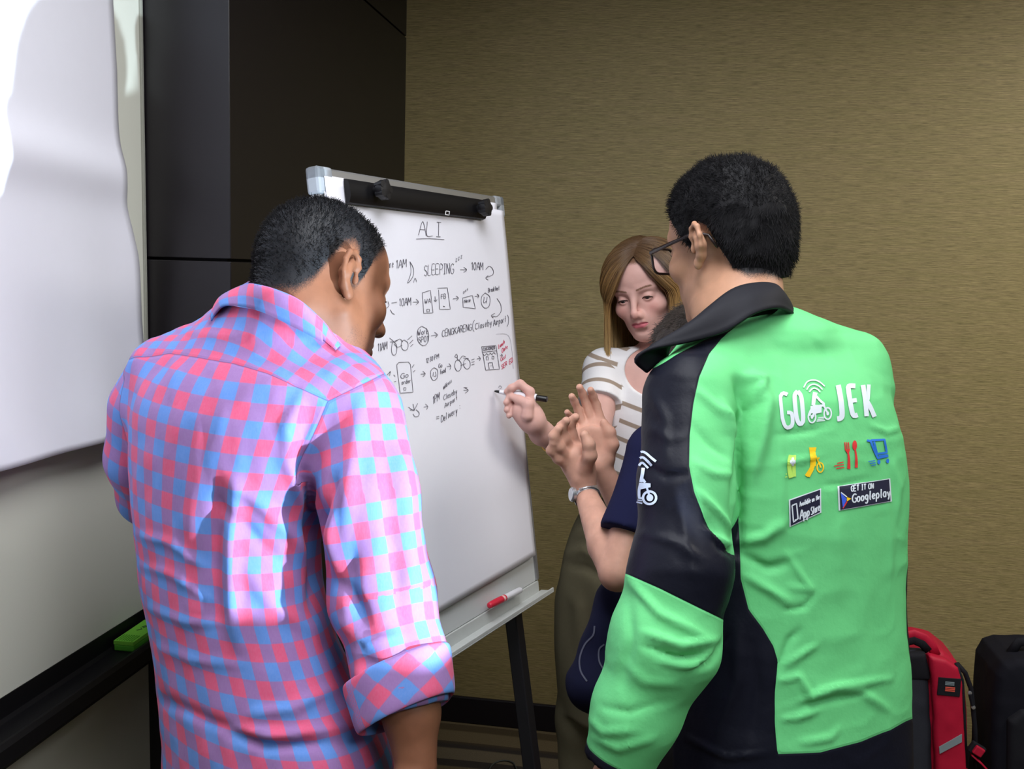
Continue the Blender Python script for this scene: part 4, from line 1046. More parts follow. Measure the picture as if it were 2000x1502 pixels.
FOLD1 = [([(590, 930), (612, 1010), (622, 1110), (612, 1200)], -.020, 15), ([(655, 930), (640, 1000), (622, 1060)], -.012, 12), ([(560, 900), (585, 960), (600, 1010)], .010, 13),
         ([(440, 930), (510, 985), (580, 1060), (600, 1090)], .008, 16), ([(430, 985), (480, 1030), (560, 1110)], -.007, 14), ([(462, 940), (452, 1060), (455, 1180), (465, 1260)], .015, 15), ([(425, 960), (418, 1080), (422, 1220)], -.010, 18),
         ([(470, 1090), (530, 1180), (620, 1240)], .006, 18), ([(330, 1385), (430, 1425), (540, 1440), (680, 1420)], .008, 12), ([(300, 1360), (400, 1410), (520, 1455), (660, 1452)], -.011, 13), ([(480, 1395), (570, 1385), (660, 1340)], .006, 13),
         ([(270, 690), (275, 780), (265, 860)], .003, 18), ([(340, 720), (345, 800), (330, 900)], .002, 14), ([(400, 720), (405, 800), (395, 900), (400, 960)], -.0015, 14), ([(590, 770), (560, 840), (560, 900)], .008, 14), ([(610, 800), (590, 870), (592, 930)], -.008, 12),
         ([(250, 1040), (330, 1060), (400, 1110)], .004, 9), ([(255, 1100), (330, 1120), (420, 1180)], .0035, 9), ([(275, 1180), (360, 1215), (440, 1220)], .0035, 9), ([(290, 1260), (380, 1290), (470, 1300)], .003, 10),
         ([(650, 960), (648, 1030), (655, 1110)], .012, 12), ([(700, 800), (690, 880), (680, 960), (672, 1060)], .008, 16), ([(690, 1070), (684, 1140), (700, 1230)], -.008, 14), ([(770, 780), (790, 900), (800, 1050), (815, 1180)], .007, 15), ([(740, 800), (755, 900), (765, 1050), (780, 1180), (800, 1260)], -.005, 15),
         ([(650, 1130), (700, 1180), (720, 1230)], -.008, 14), ([(660, 1210), (720, 1255), (790, 1240)], .007, 14), ([(690, 1290), (750, 1300), (800, 1280)], -.006, 13), ([(700, 1320), (770, 1350), (830, 1330)], .005, 12), ([(690, 1240), (700, 1300), (715, 1360)], .006, 12)]
V = folds(V, Q, FOLD1)
V = V + vnormals(V, Q) * (.0016 * vnoise(V * 26) + .0009 * vnoise(V * np.array([70, 70, 36])))[:, None]
shirt = np_mesh('shirt', V, Q, M_PLAID, p1, dict(uv_torso=uvT, uv_yoke=uvY, uv_sleeve=uvS, yoke=yoke, sleeve=np.maximum(arm_s, arm_l)))
# collar: folded band around the neck, open at the throat
def collar(name, c, ax, fwd_, ra, rb, hin, hout, flare, mat, parent, gap=.5, uv=None, tip=.015, n=60, thick=.0022, lift=0.0):
    ax = nrm(ax); f = nrm(fwd_ - ax * (fwd_ @ ax)); r_ = np.cross(f, ax); V = []; F = []; UVs = []
    rows = [(0, 0.0), (.3, .004), (.65, .003), (.88, .004)] + [(1.0, .006)] + [(.9, flare * .35 + .008), (.6, flare * .6 + .008), (.3, flare * .85 + .008), (0.0, flare + .008)]
    m = len(rows)
    for i in range(n + 1):
        t = -math.pi + gap * .5 + (2 * math.pi - gap) * i / n; e = abs(t) / math.pi      # 0 = nape, 1 = throat
        d = -f * math.cos(t) * rb + r_ * math.sin(t) * ra; dn = nrm(d)
        dip = -.030 * max(0, e - .45) ** 1.3 + lift
        for j, (h, o) in enumerate(rows):
            H_ = hin * h if j < 4 else hin - hout * (1 - h) * (1 + tip * 30 * max(0, e - .72))
            V.append(c + d + dn * o + ax * (H_ + dip)); UVs.append((t * (ra + rb) / 2, j * .012 if j < 4 else .05 + hout * (1 - h), 0))
    for i in range(n):
        for j in range(m - 1):
            a = i * m + j; F.append((a, a + m, a + m + 1, a + 1))
    V = np.array(V); o = np_mesh(name, V, np.array(F), mat, parent, dict(uv_torso=np.array(UVs), uv_yoke=np.array(UVs), uv_sleeve=np.array(UVs), yoke=np.full(len(V), -1.), sleeve=np.full(len(V), -1.)) if uv else None)
    s = o.modifiers.new('cloth', 'SOLIDIFY'); s.thickness = thick; s.offset = 0
    b = o.modifiers.new('sub', 'SUBSURF'); b.levels = 1; b.render_levels = 1
    return o
bpy.context.view_layer.update()
_sb = []
for o_ in (shirt, p1):
    v_, n_ = mesh_VN(o_); _sb.append(BVHTree.FromPolygons([Vector(v) for v in v_], [tuple(p.vertices) for p in o_.data.polygons]))
def on_cloth(x, y, lift, dflt):
    d = dflt
    for b in _sb:
        h = b.ray_cast(Vector(CAM), Vector(ray(x, y)))[0]
        if h is not None: d = min(d, PJ(np.array(h))[2])
    return U(x, y, d - lift)
CT = [(414, 617, 1.455), (420, 596, 1.44), (435, 577, 1.42), (480, 556, 1.40), (508, 557, 1.39), (540, 566, 1.385), (578, 582, 1.38), (603, 601, 1.38), (630, 627, 1.38)]
CB = [(413, 627, 1.45), (421, 612, 1.43), (440, 597, 1.40), (480, 601, 1.39), (508, 608, 1.38), (535, 619, 1.37), (573, 638, 1.36), (602, 653, 1.36), (631, 669, 1.37)]
ct = [on_cloth(x, y, .010, d) for x, y, d in CT]; cb = [on_cloth(x, y, .009, d) for x, y, d in CB]
def even(c):
    d = np.array([PJ(p)[2] for p in c]); e = d.copy()
    for _ in range(3): e[1:-1] = np.minimum(e[1:-1], (e[:-2] + 2 * e[1:-1] + e[2:]) / 4)
    return [U(*PJ(p)[:2], k) for p, k in zip(c, e)]
ct, cb = even(ct), even(cb); cs_ = [p + FW * .012 - ez * .022 for p in ct]
sheet_between('collar', ct, cb, M_PLAID, shirt, 70, 6, .007, -FW * .8 + ez * .2, .003, (.0, .043, .01)); sheet_between('collar_wing', [on_cloth(x, y, .004, 1.38) for x, y in ((606, 604), (634, 630), (666, 674))], [on_cloth(x, y, .006, 1.38) for x, y in ((612, 646), (634, 666), (656, 684))], M_PLAID, shirt, 20, 4, .003, -FW, .002, (.02, .04, .03))
sheet_between('collar_stand', ct, cs_, M_PLAID, shirt, 60, 3, 0, None, .002, (.0, .03, .02))
# rolled cuff of the right sleeve
cu = MB(); dr = nrm(a1[-1] - a1[-2]); x_ = nrm(np.cross(dr, ez)); y_ = np.cross(dr, x_)
V = []; F = []; UVs = []; n = 36
prof = [(-.060, .060), (-.058, .0655), (-.045, .0650), (-.020, .0615), (-.004, .060), (.006, .057), (.004, .0525), (-.02, .051)]
for i in range(n):
    t = 6.28318 * i / n
    for s_, r_ in prof:
        wv = 1 + .05 * math.sin(3 * t + 1) + .02 * math.sin(7 * t); tw = s_ + .012 * math.sin(t + .6)
        r_ = r_ + .0085 + .003 * math.sin(t + 2.2); V.append(a1[-1] + dr * tw + (x_ * math.cos(t) + y_ * math.sin(t) * .92) * r_ * wv); UVs.append((t * .055 + s_ * .55, s_ * .85 - t * .03 + .3, 0))
m = len(prof)
for i in range(n):
    for j in range(m - 1):
        a, b = i * m + j, ((i + 1) % n) * m + j; F.append((a, a + 1, b + 1, b))
V = np.array(V); UVs = np.array(UVs)
cuff = np_mesh('rolled_cuff', V, np.array(F), M_PLAID, shirt, dict(uv_torso=UVs, uv_yoke=UVs, uv_sleeve=UVs, yoke=np.full(len(V), -1.), sleeve=np.full(len(V), -1.)))
cuff.modifiers.new('sub', 'SUBSURF').render_levels = 2
# trousers and shoes
M_NAVY = plain('dark_denim', (34, 38, 52), .85, .15, nz=.1, scale=300)
M_SHOE = plain('black_leather', (22, 20, 20), .4, .5)
def trousers(parent, hip, rt, fw, mat, w=.17, dpt=.12, top=.12, name='trousers'):
    F = Fld(); F.ell(hip + ez * .03, (w, w * .72, .13), np.stack([rt, fw, ez], 1), .02)
    for s in (1, -1):
        F.chain([hip + rt * .085 * s - ez * .02, hip + rt * .10 * s + fw * .02 - ez * .40, hip + rt * .115 * s - ez * (hip[2] - .07)], [.095, .075, .065], .02)
    V, Q = mesh_field(F, hip - np.array([.4, .4, hip[2]]), hip + np.array([.4, .4, .3]), .010, 4)
    V = V + vnormals(V, Q) * (.003 * vnoise(V * np.array([18, 18, 9])))[:, None]
    return np_mesh(name, V, Q, mat, parent)
def shoes(parent, hip, rt, fw, mat):
    for s in (1, -1):
        a = hip + rt * .115 * s; a[2] = .042; F = Fld(); F.cap(a - fw * .04, a + fw * .03, .040, .042, .01); F.cap(a + fw * .03, a + fw * .17 + rt * s * .01 - ez * .008, .040, .032, .03)
        fz = lambda p: np.maximum(F(p), (.002 - p[:, 2]).astype(np.float32))
        V, Q = mesh_field(fz, a - .28, a + .28, .007, 4); np_mesh('shoe', V, Q, mat, parent)
trousers(p1, hip1 - ez * .04, rt1, fw1, M_NAVY, .150); shoes(p1, hip1, rt1, fw1, M_SHOE)
# ------------------------------------------------------------------ man in the green and black jacket
yaw2 = -.46
H2o = U(1424, 478, 1.500); H2R = head_frame(H2o, -.60, .24, .02)
head2 = warped(make_head('m', nose=1.05, jaw=.98, eye_open=.4), 1.08, .10)
rt2 = np.array([math.cos(yaw2), -math.sin(yaw2), 0]); fw2 = np.array([math.sin(yaw2), math.cos(yaw2), 0])
SH2 = [(645, 1430, 1565), (670, 1390, 1632), (705, 1340, 1682), (760, 1305, 1733), (840, 1300, 1763), (960, 1308, 1777), (1080, 1320, 1774), (1180, 1325, 1774), (1290, 1325, 1780), (1400, 1320, 1783), (1502, 1318, 1786), (1620, 1325, 1786)]
d2 = np.interp([s[0] for s in SH2], [645, 760, 1500], [1.425, 1.405, 1.38])
Mz, MX, MY, MA, MBb = loft_from(SH2, d2, yaw2, .60)
nb2 = U(1456, 618, 1.440)
a2 = [U(1345, 775, 1.295), U(1340, 950, 1.245), U(1330, 1110, 1.215), U(1298, 1255, 1.205), U(1243, 1390, 1.205), U(1208, 1484, 1.210)]
r2 = [.060, .0565, .060, .064, .051, .043]
b2 = [U(1655, 775, 1.49), U(1690, 960, 1.54), U(1670, 1150, 1.60), U(1560, 1180, 1.78)]
rb2 = [.058, .055, .054, .04]
B2 = Fld()
B2.cap(hw(H2o, H2R, (0, -.030, -.04)), nb2, .050, .058, .03); B2.cap(hw(H2o, H2R, (0, .0, -.075)), nb2 + fw2 * .04, .042, .055, .03)
B2.loft(Mz[1:-1], MX[1:-1], MY[1:-1], [a - .03 for a in MA[1:-1]], [b - .025 for b in MBb[1:-1]], yaw2, 2.2, .05)
B2.chain([a2[0], a2[2], a2[5]], [.042, .038, .027], .02)
hd2 = a2[5] + nrm(a2[5] - a2[4]) * .02
add_hand(B2, hd2, np.array([-.2, .9, .1]), nrm(a2[5] - a2[4]) + np.array([0, .1, -.1]), np.array([-.95, -.2, .1]), 1.0, ((.3, .4, .3), (.35, .45, .3), (.4, .5, .3), (.45, .5, .35)))
B2.chain(b2, [.042, .040, .036, .027], .02); add_hand(B2, b2[-1], np.array([.2, .2, .9]), b2[-1] - b2[-2], np.array([.7, -.5, 0]), 1.0, ((.4, .5, .3),) * 4)
hip2 = np.array([MX[-1], MY[-1], .90])
for s in (1, -1):
    B2.chain([hip2 + rt2 * .085 * s, hip2 + rt2 * .10 * s + fw2 * .02 - ez * .43, hip2 + rt2 * .115 * s - ez * .84], [.075, .05, .038], .02)
    B2.cap(hip2 + rt2 * .115 * s - ez * .86, hip2 + rt2 * .125 * s + fw2 * .13 - ez * .875, .03, .022, .015)
HL2 = ([0, 22, 38, 50, 60, 68, 75, 82, 92, 104, 114, 126, 140, 180], [.085, .083, .072, .05, .03, -.010, -.012, .024, .032, .020, -.016, -.050, -.066, -.072])
M_SK2 = skin_mat('light_brown_skin', (176, 132, 106), (150, 90, 84), (28, 26, 28), .52)
fn2 = body_fn(head2, H2o, H2R, B2)
p2 = person_mesh('person', fn2, [(H2o - .15, H2o + .15, .0024, 4), (hd2 - np.array([.1, .1, .22]), hd2 + np.array([.1, .1, .04]), .003, 4), ((-.1, .9, -.01), (1.05, 2.0, 1.78), .0085, 4)], M_SK2, head_attrs(H2o, H2R, HL2, hairw=.018))
tag(p2, 'man with short black hair and glasses in a bright green and black jacket', 'person')
eyes(p2, H2o, H2R, (0, 1, -.2), (50, 32, 24)); lashes(p2, H2o, H2R, head2, r=.0009)
# hair: a soft cap with loose strands
def hair_cap(name, o, R, line, thick, mat, parent, head=None, h=.003, nz=.004, grow=.35, tmin=.0055, back=1.0, taper=0.0):
    F = Fld(); F.ell((0, -.012, .040), (.0745, .094, .082), None, .01); F.ell((0, .034, .038), (.060, .055, .058), None, .03); F.ell((0, -.055, .008), (.060, .048, .058), None, .03); F.cap((0, -.05, -.03), (0, -.042, -.08), .052, .05, .03)
    Fw = warped(F, back, taper)
    def fn(p):
        L = ((p - o) @ R).astype(np.float32); s = hair_sd(L, line); t = np.clip(s * grow, tmin, thick)
        t = t + nz * vnoise(L * np.array([60, 60, 45])) * np.clip(s * 20, 0, 1)
        d = Fw(L) - t; return np.maximum(d, -s * .75).astype(np.float32)
    V, Q = mesh_field(fn, o - .17, o + .18, h, 4)
    return np_mesh(name, V, Q, mat, parent)
hc2 = hair_cap('hair', H2o, H2R, HL2, .010, M_HAIRB, p2, back=1.08, taper=.10)
V, N = mesh_VN(hc2); L = (V - H2o) @ H2R; s_ = hair_sd(L, HL2)
def flow2(Vw):
    L = (Vw - H2o) @ H2R; n = len(L); ang = vnoise(L * 22) * 2.0
    d = np.stack([np.sin(ang) * .8 + L[:, 0] * 6, -.3 - L[:, 1] * 5 + np.cos(ang) * .5, np.where(L[:, 2] < .03, -1.4, -.2)], -1); return d @ H2R.T
ok = (s_ > .004).astype(float)
st_ = scatter_hair(V, N, ok, 15000, .0085, .0003, 5, dirf=flow2, jitter=.35, npts=4)
strands('hair_strands', st_, M_HAIRB, hc2, .00032, .00012)
# glasses
M_GLF = plain('dark_tortoise_frame', (34, 22, 22), .3, .5)
gl = NT('spectacle_lens'); gl.base((.95, .97, 1, 1), .03, .5); gl.b.inputs['Transmission Weight'].default_value = .95; gl.b.inputs['IOR'].default_value = 1.05
def W2(p): return hw(H2o, H2R, p)
def rrect(cx, cz, w, h, r, y, tilt=0.0, n=8):
    out = []
    for k, (sx, sz) in enumerate(((1, 1), (-1, 1), (-1, -1), (1, -1))):
        for i in range(n):
            a = math.pi / 2 * (k + i / (n - 1)); out.append((cx + sx * (w / 2 - r) + r * math.cos(a), y - abs(cx + sx * (w / 2 - r) + r * math.cos(a)) * .12, cz + sz * (h / 2 - r) + r * math.sin(a)))
    return out
gm = MB()
for s in (1, -1):
    P = [W2(p) for p in rrect(s * .0335, .000, .053, .041, .012, .117)]; gm.tube(P + [P[0], P[1]], .0021, 8, False)
gm.tube([W2((-.008, .117, .006)), W2((0, .121, .009)), W2((.008, .117, .006))], .002, 8)
glasses = gm.build('glasses', M_GLF, p2, True)
for s in (1, -1):
    MB().tube([W2((s * .061, .109, .010)), W2((s * .070, .100, .011)), W2((s * .0785, .045, .012)), W2((s * .081, -.012, .014)), W2((s * .078, -.034, .004)), W2((s * .074, -.044, -.016))], [.0030, .0036, .0030, .0028, .0026, .0022], 8).build('temple', M_GLF, glasses, True)
    P = rrect(s * .0335, .000, .050, .038, .011, .1165); obj('lens', [W2(p) for p in P], [tuple(range(len(P)))], gl.m, glasses)

# jacket
T2 = Fld().loft(Mz, MX, MY, MA, MBb, yaw2, 2.5, .02)
T2.cap(U(1470, 668, 1.430), U(1375, 735, 1.330), .045, .052, .05); T2.cap(U(1495, 668, 1.440), U(1660, 720, 1.480), .045, .056, .05); T2.ell(U(1490, 668, 1.430), (.08, .07, .04), None, .04)
A2 = Fld().chain(a2, r2, .02); A2b = Fld().chain(b2, rb2, .02)
def fn_j(p):
    ar = np.maximum(A2(p), ((p - a2[-1]) @ nrm(a2[-1] - a2[-2])).astype(np.float32) - .004)
    d = smin(T2(p), ar, .014); d = smin(d, A2b(p), .025)
    nd = nrm(ez * .9 + fw2 * .35); q = p - nb2; t = q @ nd; r = np.sqrt(np.maximum((q * q).sum(1) - t * t, 0))
    d = np.maximum(d, np.where(t > .02, .062 - r, -1).astype(np.float32))
    return d
V, Q = mesh_field(fn_j, (-.1, .9, .85), (1.05, 1.95, 1.66), .0042, 4)
c = V[Q].mean(1); Q = Q[c[:, 2] > .90]
V = V.copy(); P = PJ(V)[:, :2]; N = vnormals(V, Q); front = (N * (CAM - V)).sum(1) > -.25
dA = T2(V) - A2(V)       # > 0: nearer the sleeve
on_arm = dA > 0
# black cloth: shoulder and outer sleeve, side panels, cuff and hem (outlines follow the seams)
slv = [(1100, 640), (1262, 728), (1330, 690), (1400, 655), (1478, 608), (1440, 636), (1408, 664), (1384, 694), (1365, 738), (1354, 790), (1347, 850), (1346, 910), (1356, 962), (1376, 1012), (1404, 1052), (1430, 1082), (1455, 1110), (1460, 1236), (1425, 1217), (1360, 1185), (1290, 1150), (1216, 1117), (1100, 1070)]
side = [(1395, 1090), (1443, 1005), (1447, 1130), (1462, 1190), (1490, 1228), (1510, 1262), (1518, 1292), (1513, 1350), (1513, 1410), (1518, 1478), (1518, 1560), (1100, 1560), (1250, 1300)]
hem = [(1480, 1470), (1520, 1472), (1600, 1468), (1680, 1448), (1740, 1424), (1785, 1400), (1860, 1380), (1860, 1700), (1100, 1700), (1300, 1475)]
rside = [(1771, 1085), (1768, 1150), (1770, 1240), (1777, 1300), (1860, 1300), (1860, 1085)]
sA, sB, sH, sR = [poly_sd(P, q_) for q_ in (slv, side, hem, rside)]
sC = ((V - a2[-1]) @ nrm(a2[-1] - a2[-2]) + .008) / .0006   # cuff, px-like
arm_b = np.minimum(np.where(front, sA, np.abs(sA)), -sC); tor_b = np.where(front, np.minimum(np.minimum(sB, sH), sR), 60)
up_arm = P[:, 1] < 700
blackd = np.where(on_arm, arm_b, np.where(up_arm & front, np.minimum(sA, tor_b), tor_b)) * 1.2 / FPX
FOLD2 = [([(1442, 745), (1456, 800), (1442, 860), (1444, 960), (1440, 1080)], -.026, 17), ([(1472, 735), (1496, 790), (1486, 860), (1468, 930)], .014, 18), ([(1408, 790), (1428, 850), (1430, 930)], .010, 14), ([(1500, 760), (1520, 850), (1525, 960), (1522, 1100)], .004, 12),
         ([(1445, 735), (1490, 742), (1470, 780)], .006, 12), ([(1440, 1060), (1490, 1050), (1530, 1020)], .008, 13), ([(1450, 1085), (1500, 1110), (1540, 1100)], -.007, 13), ([(1450, 1120), (1500, 1150), (1545, 1180)], .006, 12),
         ([(1360, 760), (1400, 800), (1430, 820)], .005, 10), ([(1352, 830), (1385, 870), (1425, 900)], -.004, 12), ([(1356, 900), (1390, 925), (1430, 930)], .004, 10), ([(1365, 960), (1400, 1000), (1430, 1040)], .008, 10), ([(1380, 1010), (1410, 1070), (1432, 1085)], -.007, 10), ([(1370, 1030), (1420, 1062), (1440, 1060)], .006, 9),
         ([(1250, 905), (1300, 930), (1345, 925)], -.005, 12), ([(1262, 830), (1310, 860), (1340, 850)], .003, 14), ([(1270, 760), (1300, 820), (1300, 900)], .004, 14), ([(1250, 1040), (1320, 1060), (1380, 1100)], .004, 14), ([(1320, 960), (1340, 1050), (1360, 1150)], .003, 14),
         ([(1228, 1130), (1290, 1200), (1380, 1245)], .006, 12), ([(1260, 1235), (1330, 1260), (1400, 1250)], .008, 10), ([(1255, 1260), (1320, 1285), (1390, 1280)], -.007, 11), ([(1290, 1290), (1350, 1300), (1400, 1270)], .007, 9), ([(1340, 1310), (1385, 1295), (1420, 1240)], -.007, 9), ([(1230, 1170), (1235, 1250), (1215, 1340)], -.004, 16), ([(1215, 1290), (1260, 1330), (1330, 1340)], .003, 14),
         ([(1150, 1400), (1180, 1430), (1240, 1425)], .004, 10), ([(1160, 1440), (1210, 1460), (1280, 1440)], .004, 10), ([(1170, 1380), (1230, 1390), (1300, 1370)], -.003, 12),
         ([(1535, 1080), (1560, 1120), (1580, 1150), (1540, 1146)], .004, 9), ([(1530, 1190), (1570, 1185), (1590, 1160)], -.004, 8), ([(1520, 1310), (1540, 1250), (1560, 1230)], -.005, 9), ([(1530, 1300), (1560, 1280), (1595, 1258)], .005, 8), ([(1520, 1330), (1560, 1320), (1580, 1360), (1620, 1352)], .006, 8), ([(1560, 1370), (1600, 1350), (1640, 1340), (1740, 1325)], .005, 8), ([(1560, 1380), (1610, 1370), (1700, 1350)], -.005, 10), ([(1525, 1405), (1560, 1400), (1600, 1385)], .005, 8), ([(1620, 1345), (1680, 1350), (1740, 1390)], .004, 12), ([(1640, 1420), (1620, 1440), (1560, 1450)], .004, 9),
         ([(1520, 905), (1560, 900), (1600, 890)], .003, 8), ([(1510, 850), (1560, 845), (1610, 835)], -.003, 9), ([(1700, 830), (1730, 845), (1760, 835)], .003, 7), ([(1600, 950), (1650, 945), (1700, 935)], -.0025, 8), ([(1740, 900), (1755, 950), (1752, 1020)], .003, 9), ([(1560, 620), (1600, 690), (1640, 760)], -.002, 16), ([(1480, 660), (1520, 720), (1540, 800)], .002, 18), ([(1640, 1000), (1640, 1080), (1636, 1180)], .002, 16), ([(1725, 930), (1738, 1050), (1736, 1180)], .0025, 10),
         ([(1440, 1220), (1440, 1330), (1400, 1440)], .005, 16), ([(1470, 1260), (1480, 1350), (1470, 1450)], -.004, 14), ([(1340, 1440), (1420, 1478), (1500, 1470)], .004, 8)]
V = folds(V, Q, [(p_, a_ * .95, w_ * .72) for p_, a_, w_ in FOLD2])
_rid = lambda p: 1 - np.abs(vnoise(p)) * 2
V = V + vnormals(V, Q) * (.0010 * vnoise(V * 20) + .0016 * np.clip(_rid(V * np.array([9, 9, 16]) + 3.1), .2, 1) + .0010 * np.clip(_rid(V * np.array([22, 22, 26]) + 9.7), .3, 1))[:, None]
q = NT('green_black_nylon'); bd = q.attr('black').outputs['Fac']; f_ = q.ramp(bd, -.0003, .0003)
wv = q.noise(1, 2, q.coord('Object', (700, 700, 700)))
g_ = q.mix(q.math('MULTIPLY', wv, .3), lin((96, 188, 118)), lin((118, 204, 140))); k_ = q.mix(q.math('MULTIPLY', wv, .5), lin((14, 15, 25)), lin((24, 26, 38)))
q.base(q.mix(f_, k_, g_), q.math('ADD', q.math('MULTIPLY', f_, .16), .48), .14); q.b.inputs['Sheen Weight'].default_value = .0
sm = q.ramp(q.math('ABSOLUTE', q.math('SUBTRACT', bd, .003)), .0, .0012); cr_ = q.noise(30, 4, q.coord(), .6)
q.bump(q.math('ADD', q.math('MULTIPLY', q.ramp(q.math('ABSOLUTE', bd), 0, .0025), .5), q.math('ADD', q.math('MULTIPLY', cr_, .8), q.math('MULTIPLY', wv, .03))), .28, .005)
M_JACK = q.m
jacket = np_mesh('jacket', V, Q, M_JACK, p2, dict(black=blackd))
M_JBLK = plain('black_nylon', (20, 20, 28), .7, .22, nz=.12, scale=200, bump=.1)
# wide turned-down collar: sheet between an upper fold line and a lower edge, with thickness
top = [U(1300, 705, 1.330), U(1312, 668, 1.315), U(1340, 640, 1.310), U(1385, 600, 1.315), U(1430, 566, 1.335), U(1475, 554, 1.355), U(1515, 557, 1.385), U(1532, 580, 1.430), U(1530, 600, 1.490)]
bot = [U(1262, 728, 1.300), U(1240, 706, 1.280), U(1262, 685, 1.275), U(1345, 668, 1.280), U(1415, 648, 1.288), U(1474, 612, 1.298), U(1520, 602, 1.330), U(1549, 614, 1.390), U(1556, 626, 1.450)]
sheet_between('collar', top, bot, M_JBLK, jacket, 60, 8, .010, -FW * .6 + ez * .4)
stand_t = [U(1345, 648, 1.365), U(1385, 606, 1.330), U(1430, 570, 1.345), U(1475, 558, 1.365), U(1512, 561, 1.395), U(1526, 584, 1.440)]
stand_b = [U(1345, 690, 1.365), U(1390, 660, 1.330), U(1430, 630, 1.335), U(1475, 618, 1.350), U(1520, 612, 1.385), U(1540, 625, 1.440)]
sheet_between('collar_stand', stand_t, stand_b, M_JBLK, jacket, 40, 4, 0, None, .003)
trousers(p2, hip2 - ez * .06 + fw2 * .03, rt2, fw2, plain('charcoal_trousers', (30, 31, 38), .85, .15, nz=.1, scale=300), .125); shoes(p2, hip2, rt2, fw2, M_SHOE)

# embroidery on the jacket back and sleeve
V_, N_ = mesh_VN(jacket); _jb = BVHTree.FromPolygons([Vector(v) for v in V_], [tuple(p.vertices) for p in jacket.data.polygons])
def jsurf(x, y, lift):
    h, n, i, t = _jb.ray_cast(Vector(CAM), Vector(ray(x, y)))
    if h is None: return None
    if n.dot(Vector(CAM) - h) < 0: n = -n
    return np.array(h) + np.array(n) * (lift + .0004)
def emb(name, mat, fn, label=None):
    k = Ink(jsurf); fn(k); o = k.build(name, mat, jacket)
    if label: o['label'] = label
    return o
M_TW = plain('white_thread', (204, 212, 220), .6, .3, nz=.05, scale=900); M_TY = plain('yellow_thread', (242, 198, 30), .6, .3, nz=.08, scale=900); M_TP = plain('pale_yellow_thread', (178, 220, 96), .6, .3, nz=.08, scale=900)
M_TR = plain('red_thread', (208, 52, 52), .6, .3, nz=.08, scale=900); M_TB = plain('blue_thread', (40, 110, 205), .6, .3, nz=.08, scale=900); M_TK = plain('black_patch_cloth', (26, 27, 50), .7, .3, nz=.05, scale=900)
L1 = .0010
def zp(x, y): return (1500 + x / 4.55, 720 + y / 4.55)        # reading grid of the enlarged crop
def zl(*p): return [zp(*q_) for q_ in p]
for fn_ in (lambda k: (k.line(zl((168, 235), (135, 222), (108, 250), (112, 340), (125, 450), (150, 515), (185, 522), (212, 490), (205, 400), (165, 392)), 7.4, L1),), lambda k: (k.line(zl((258, 205), (232, 240), (236, 330), (250, 440), (275, 492), (305, 470), (302, 360), (288, 250), (258, 205)), 8.3, L1),), lambda k: (k.line(zl((618, 150), (640, 270), (652, 400), (640, 440), (608, 448)), 10.3, L1),), lambda k: (k.line(zl((770, 158), (712, 160), (710, 200), (735, 360), (755, 418), (790, 412)), 9.3, L1), k.line(zl((725, 290), (782, 282)), 8.3, L1),), lambda k: (k.line(zl((838, 150), (858, 290), (870, 425)), 8.8, L1), k.line(zl((888, 145), (880, 270), (866, 300)), 7.4, L1), k.line(zl((872, 290), (905, 350), (940, 430)), 8.8, L1),)): emb('letter', M_TW, fn_)
def scooter(k):
    for p in (zl((312, 172), (345, 120), (400, 106), (450, 120), (498, 160)), zl((338, 192), (365, 155), (405, 143), (448, 160), (478, 190)), zl((362, 212), (385, 185), (410, 178), (440, 192), (458, 214))): k.line(p, 2.6, L1)
    k.line(zl((415, 215), (405, 260), (395, 330)), (9, 7), L1); k.line(zl((425, 250), (455, 285), (495, 318)), 4.5, L1); k.line(zl((395, 330), (440, 335), (500, 325)), 4.5, L1)
    k.quad(zl((372, 335), (470, 328), (470, 392), (372, 400)), L1); k.line(zl((400, 345), (372, 380), (360, 420)), 5, L1); k.line(zl((455, 385), (400, 400), (398, 430)), 4, L1)
    k.line(zl((490, 330), (510, 370), (525, 400)), 3.5, L1)
    for c, r in (((524, 400), 34), ((385, 430), 34)):
        k.line([zp(c[0] + r * .95 * math.cos(a), c[1] + r * 1.5 * math.sin(a)) for a in np.linspace(0, 6.2832, 22)], 2.8, L1, curve=False); k.blob(zp(*c), 2.6, 4.0, L1)
    for p in (zl((440, 440), (495, 432)), zl((432, 455), (492, 448)), zl((425, 468), (500, 462))): k.line(p, 1.8, L1)
emb('scooter_emblem', M_TW, scooter, 'white embroidered scooter rider with signal arcs')['kind'] = 'stuff'
def parcel(k):
    k.line(zl((200, 770), (185, 850), (190, 930), (200, 970)), 9, L1); k.line(zl((230, 770), (225, 860), (228, 960)), 7, L1); k.line(zl((150, 940), (160, 935)), 2, L1); k.line(zl((145, 965), (165, 960)), 2, L1)
emb('parcel_emblem', M_TP, parcel, 'faint pale yellow parcel emblem')
emb('parcel_flower', M_TW, lambda k: [k.blob(zp(215 + dx, 825 + dy), 2.6, 3.4, L1 + .0003) for dx, dy in ((0, -18), (-14, 4), (14, 2), (0, 22))])
def rider(k):
    k.quad(zl((358, 700), (425, 700), (415, 740), (372, 800)), L1); k.quad(zl((375, 740), (418, 745), (420, 865), (368, 870)), L1); k.line(zl((415, 770), (430, 800), (450, 790)), 3, L1); k.line(zl((395, 860), (370, 905), (335, 955)), (8, 7), L1); k.line(zl((395, 885), (355, 960)), 5, L1)
    k.line(zl((430, 800), (452, 850), (462, 880)), 3, L1); k.line([zp(458 + 28 * math.cos(a), 878 + 42 * math.sin(a)) for a in np.linspace(0, 6.2832, 20)], 2.4, L1, curve=False)
emb('rider_emblem', M_TY, rider, 'yellow embroidered motorcycle rider')
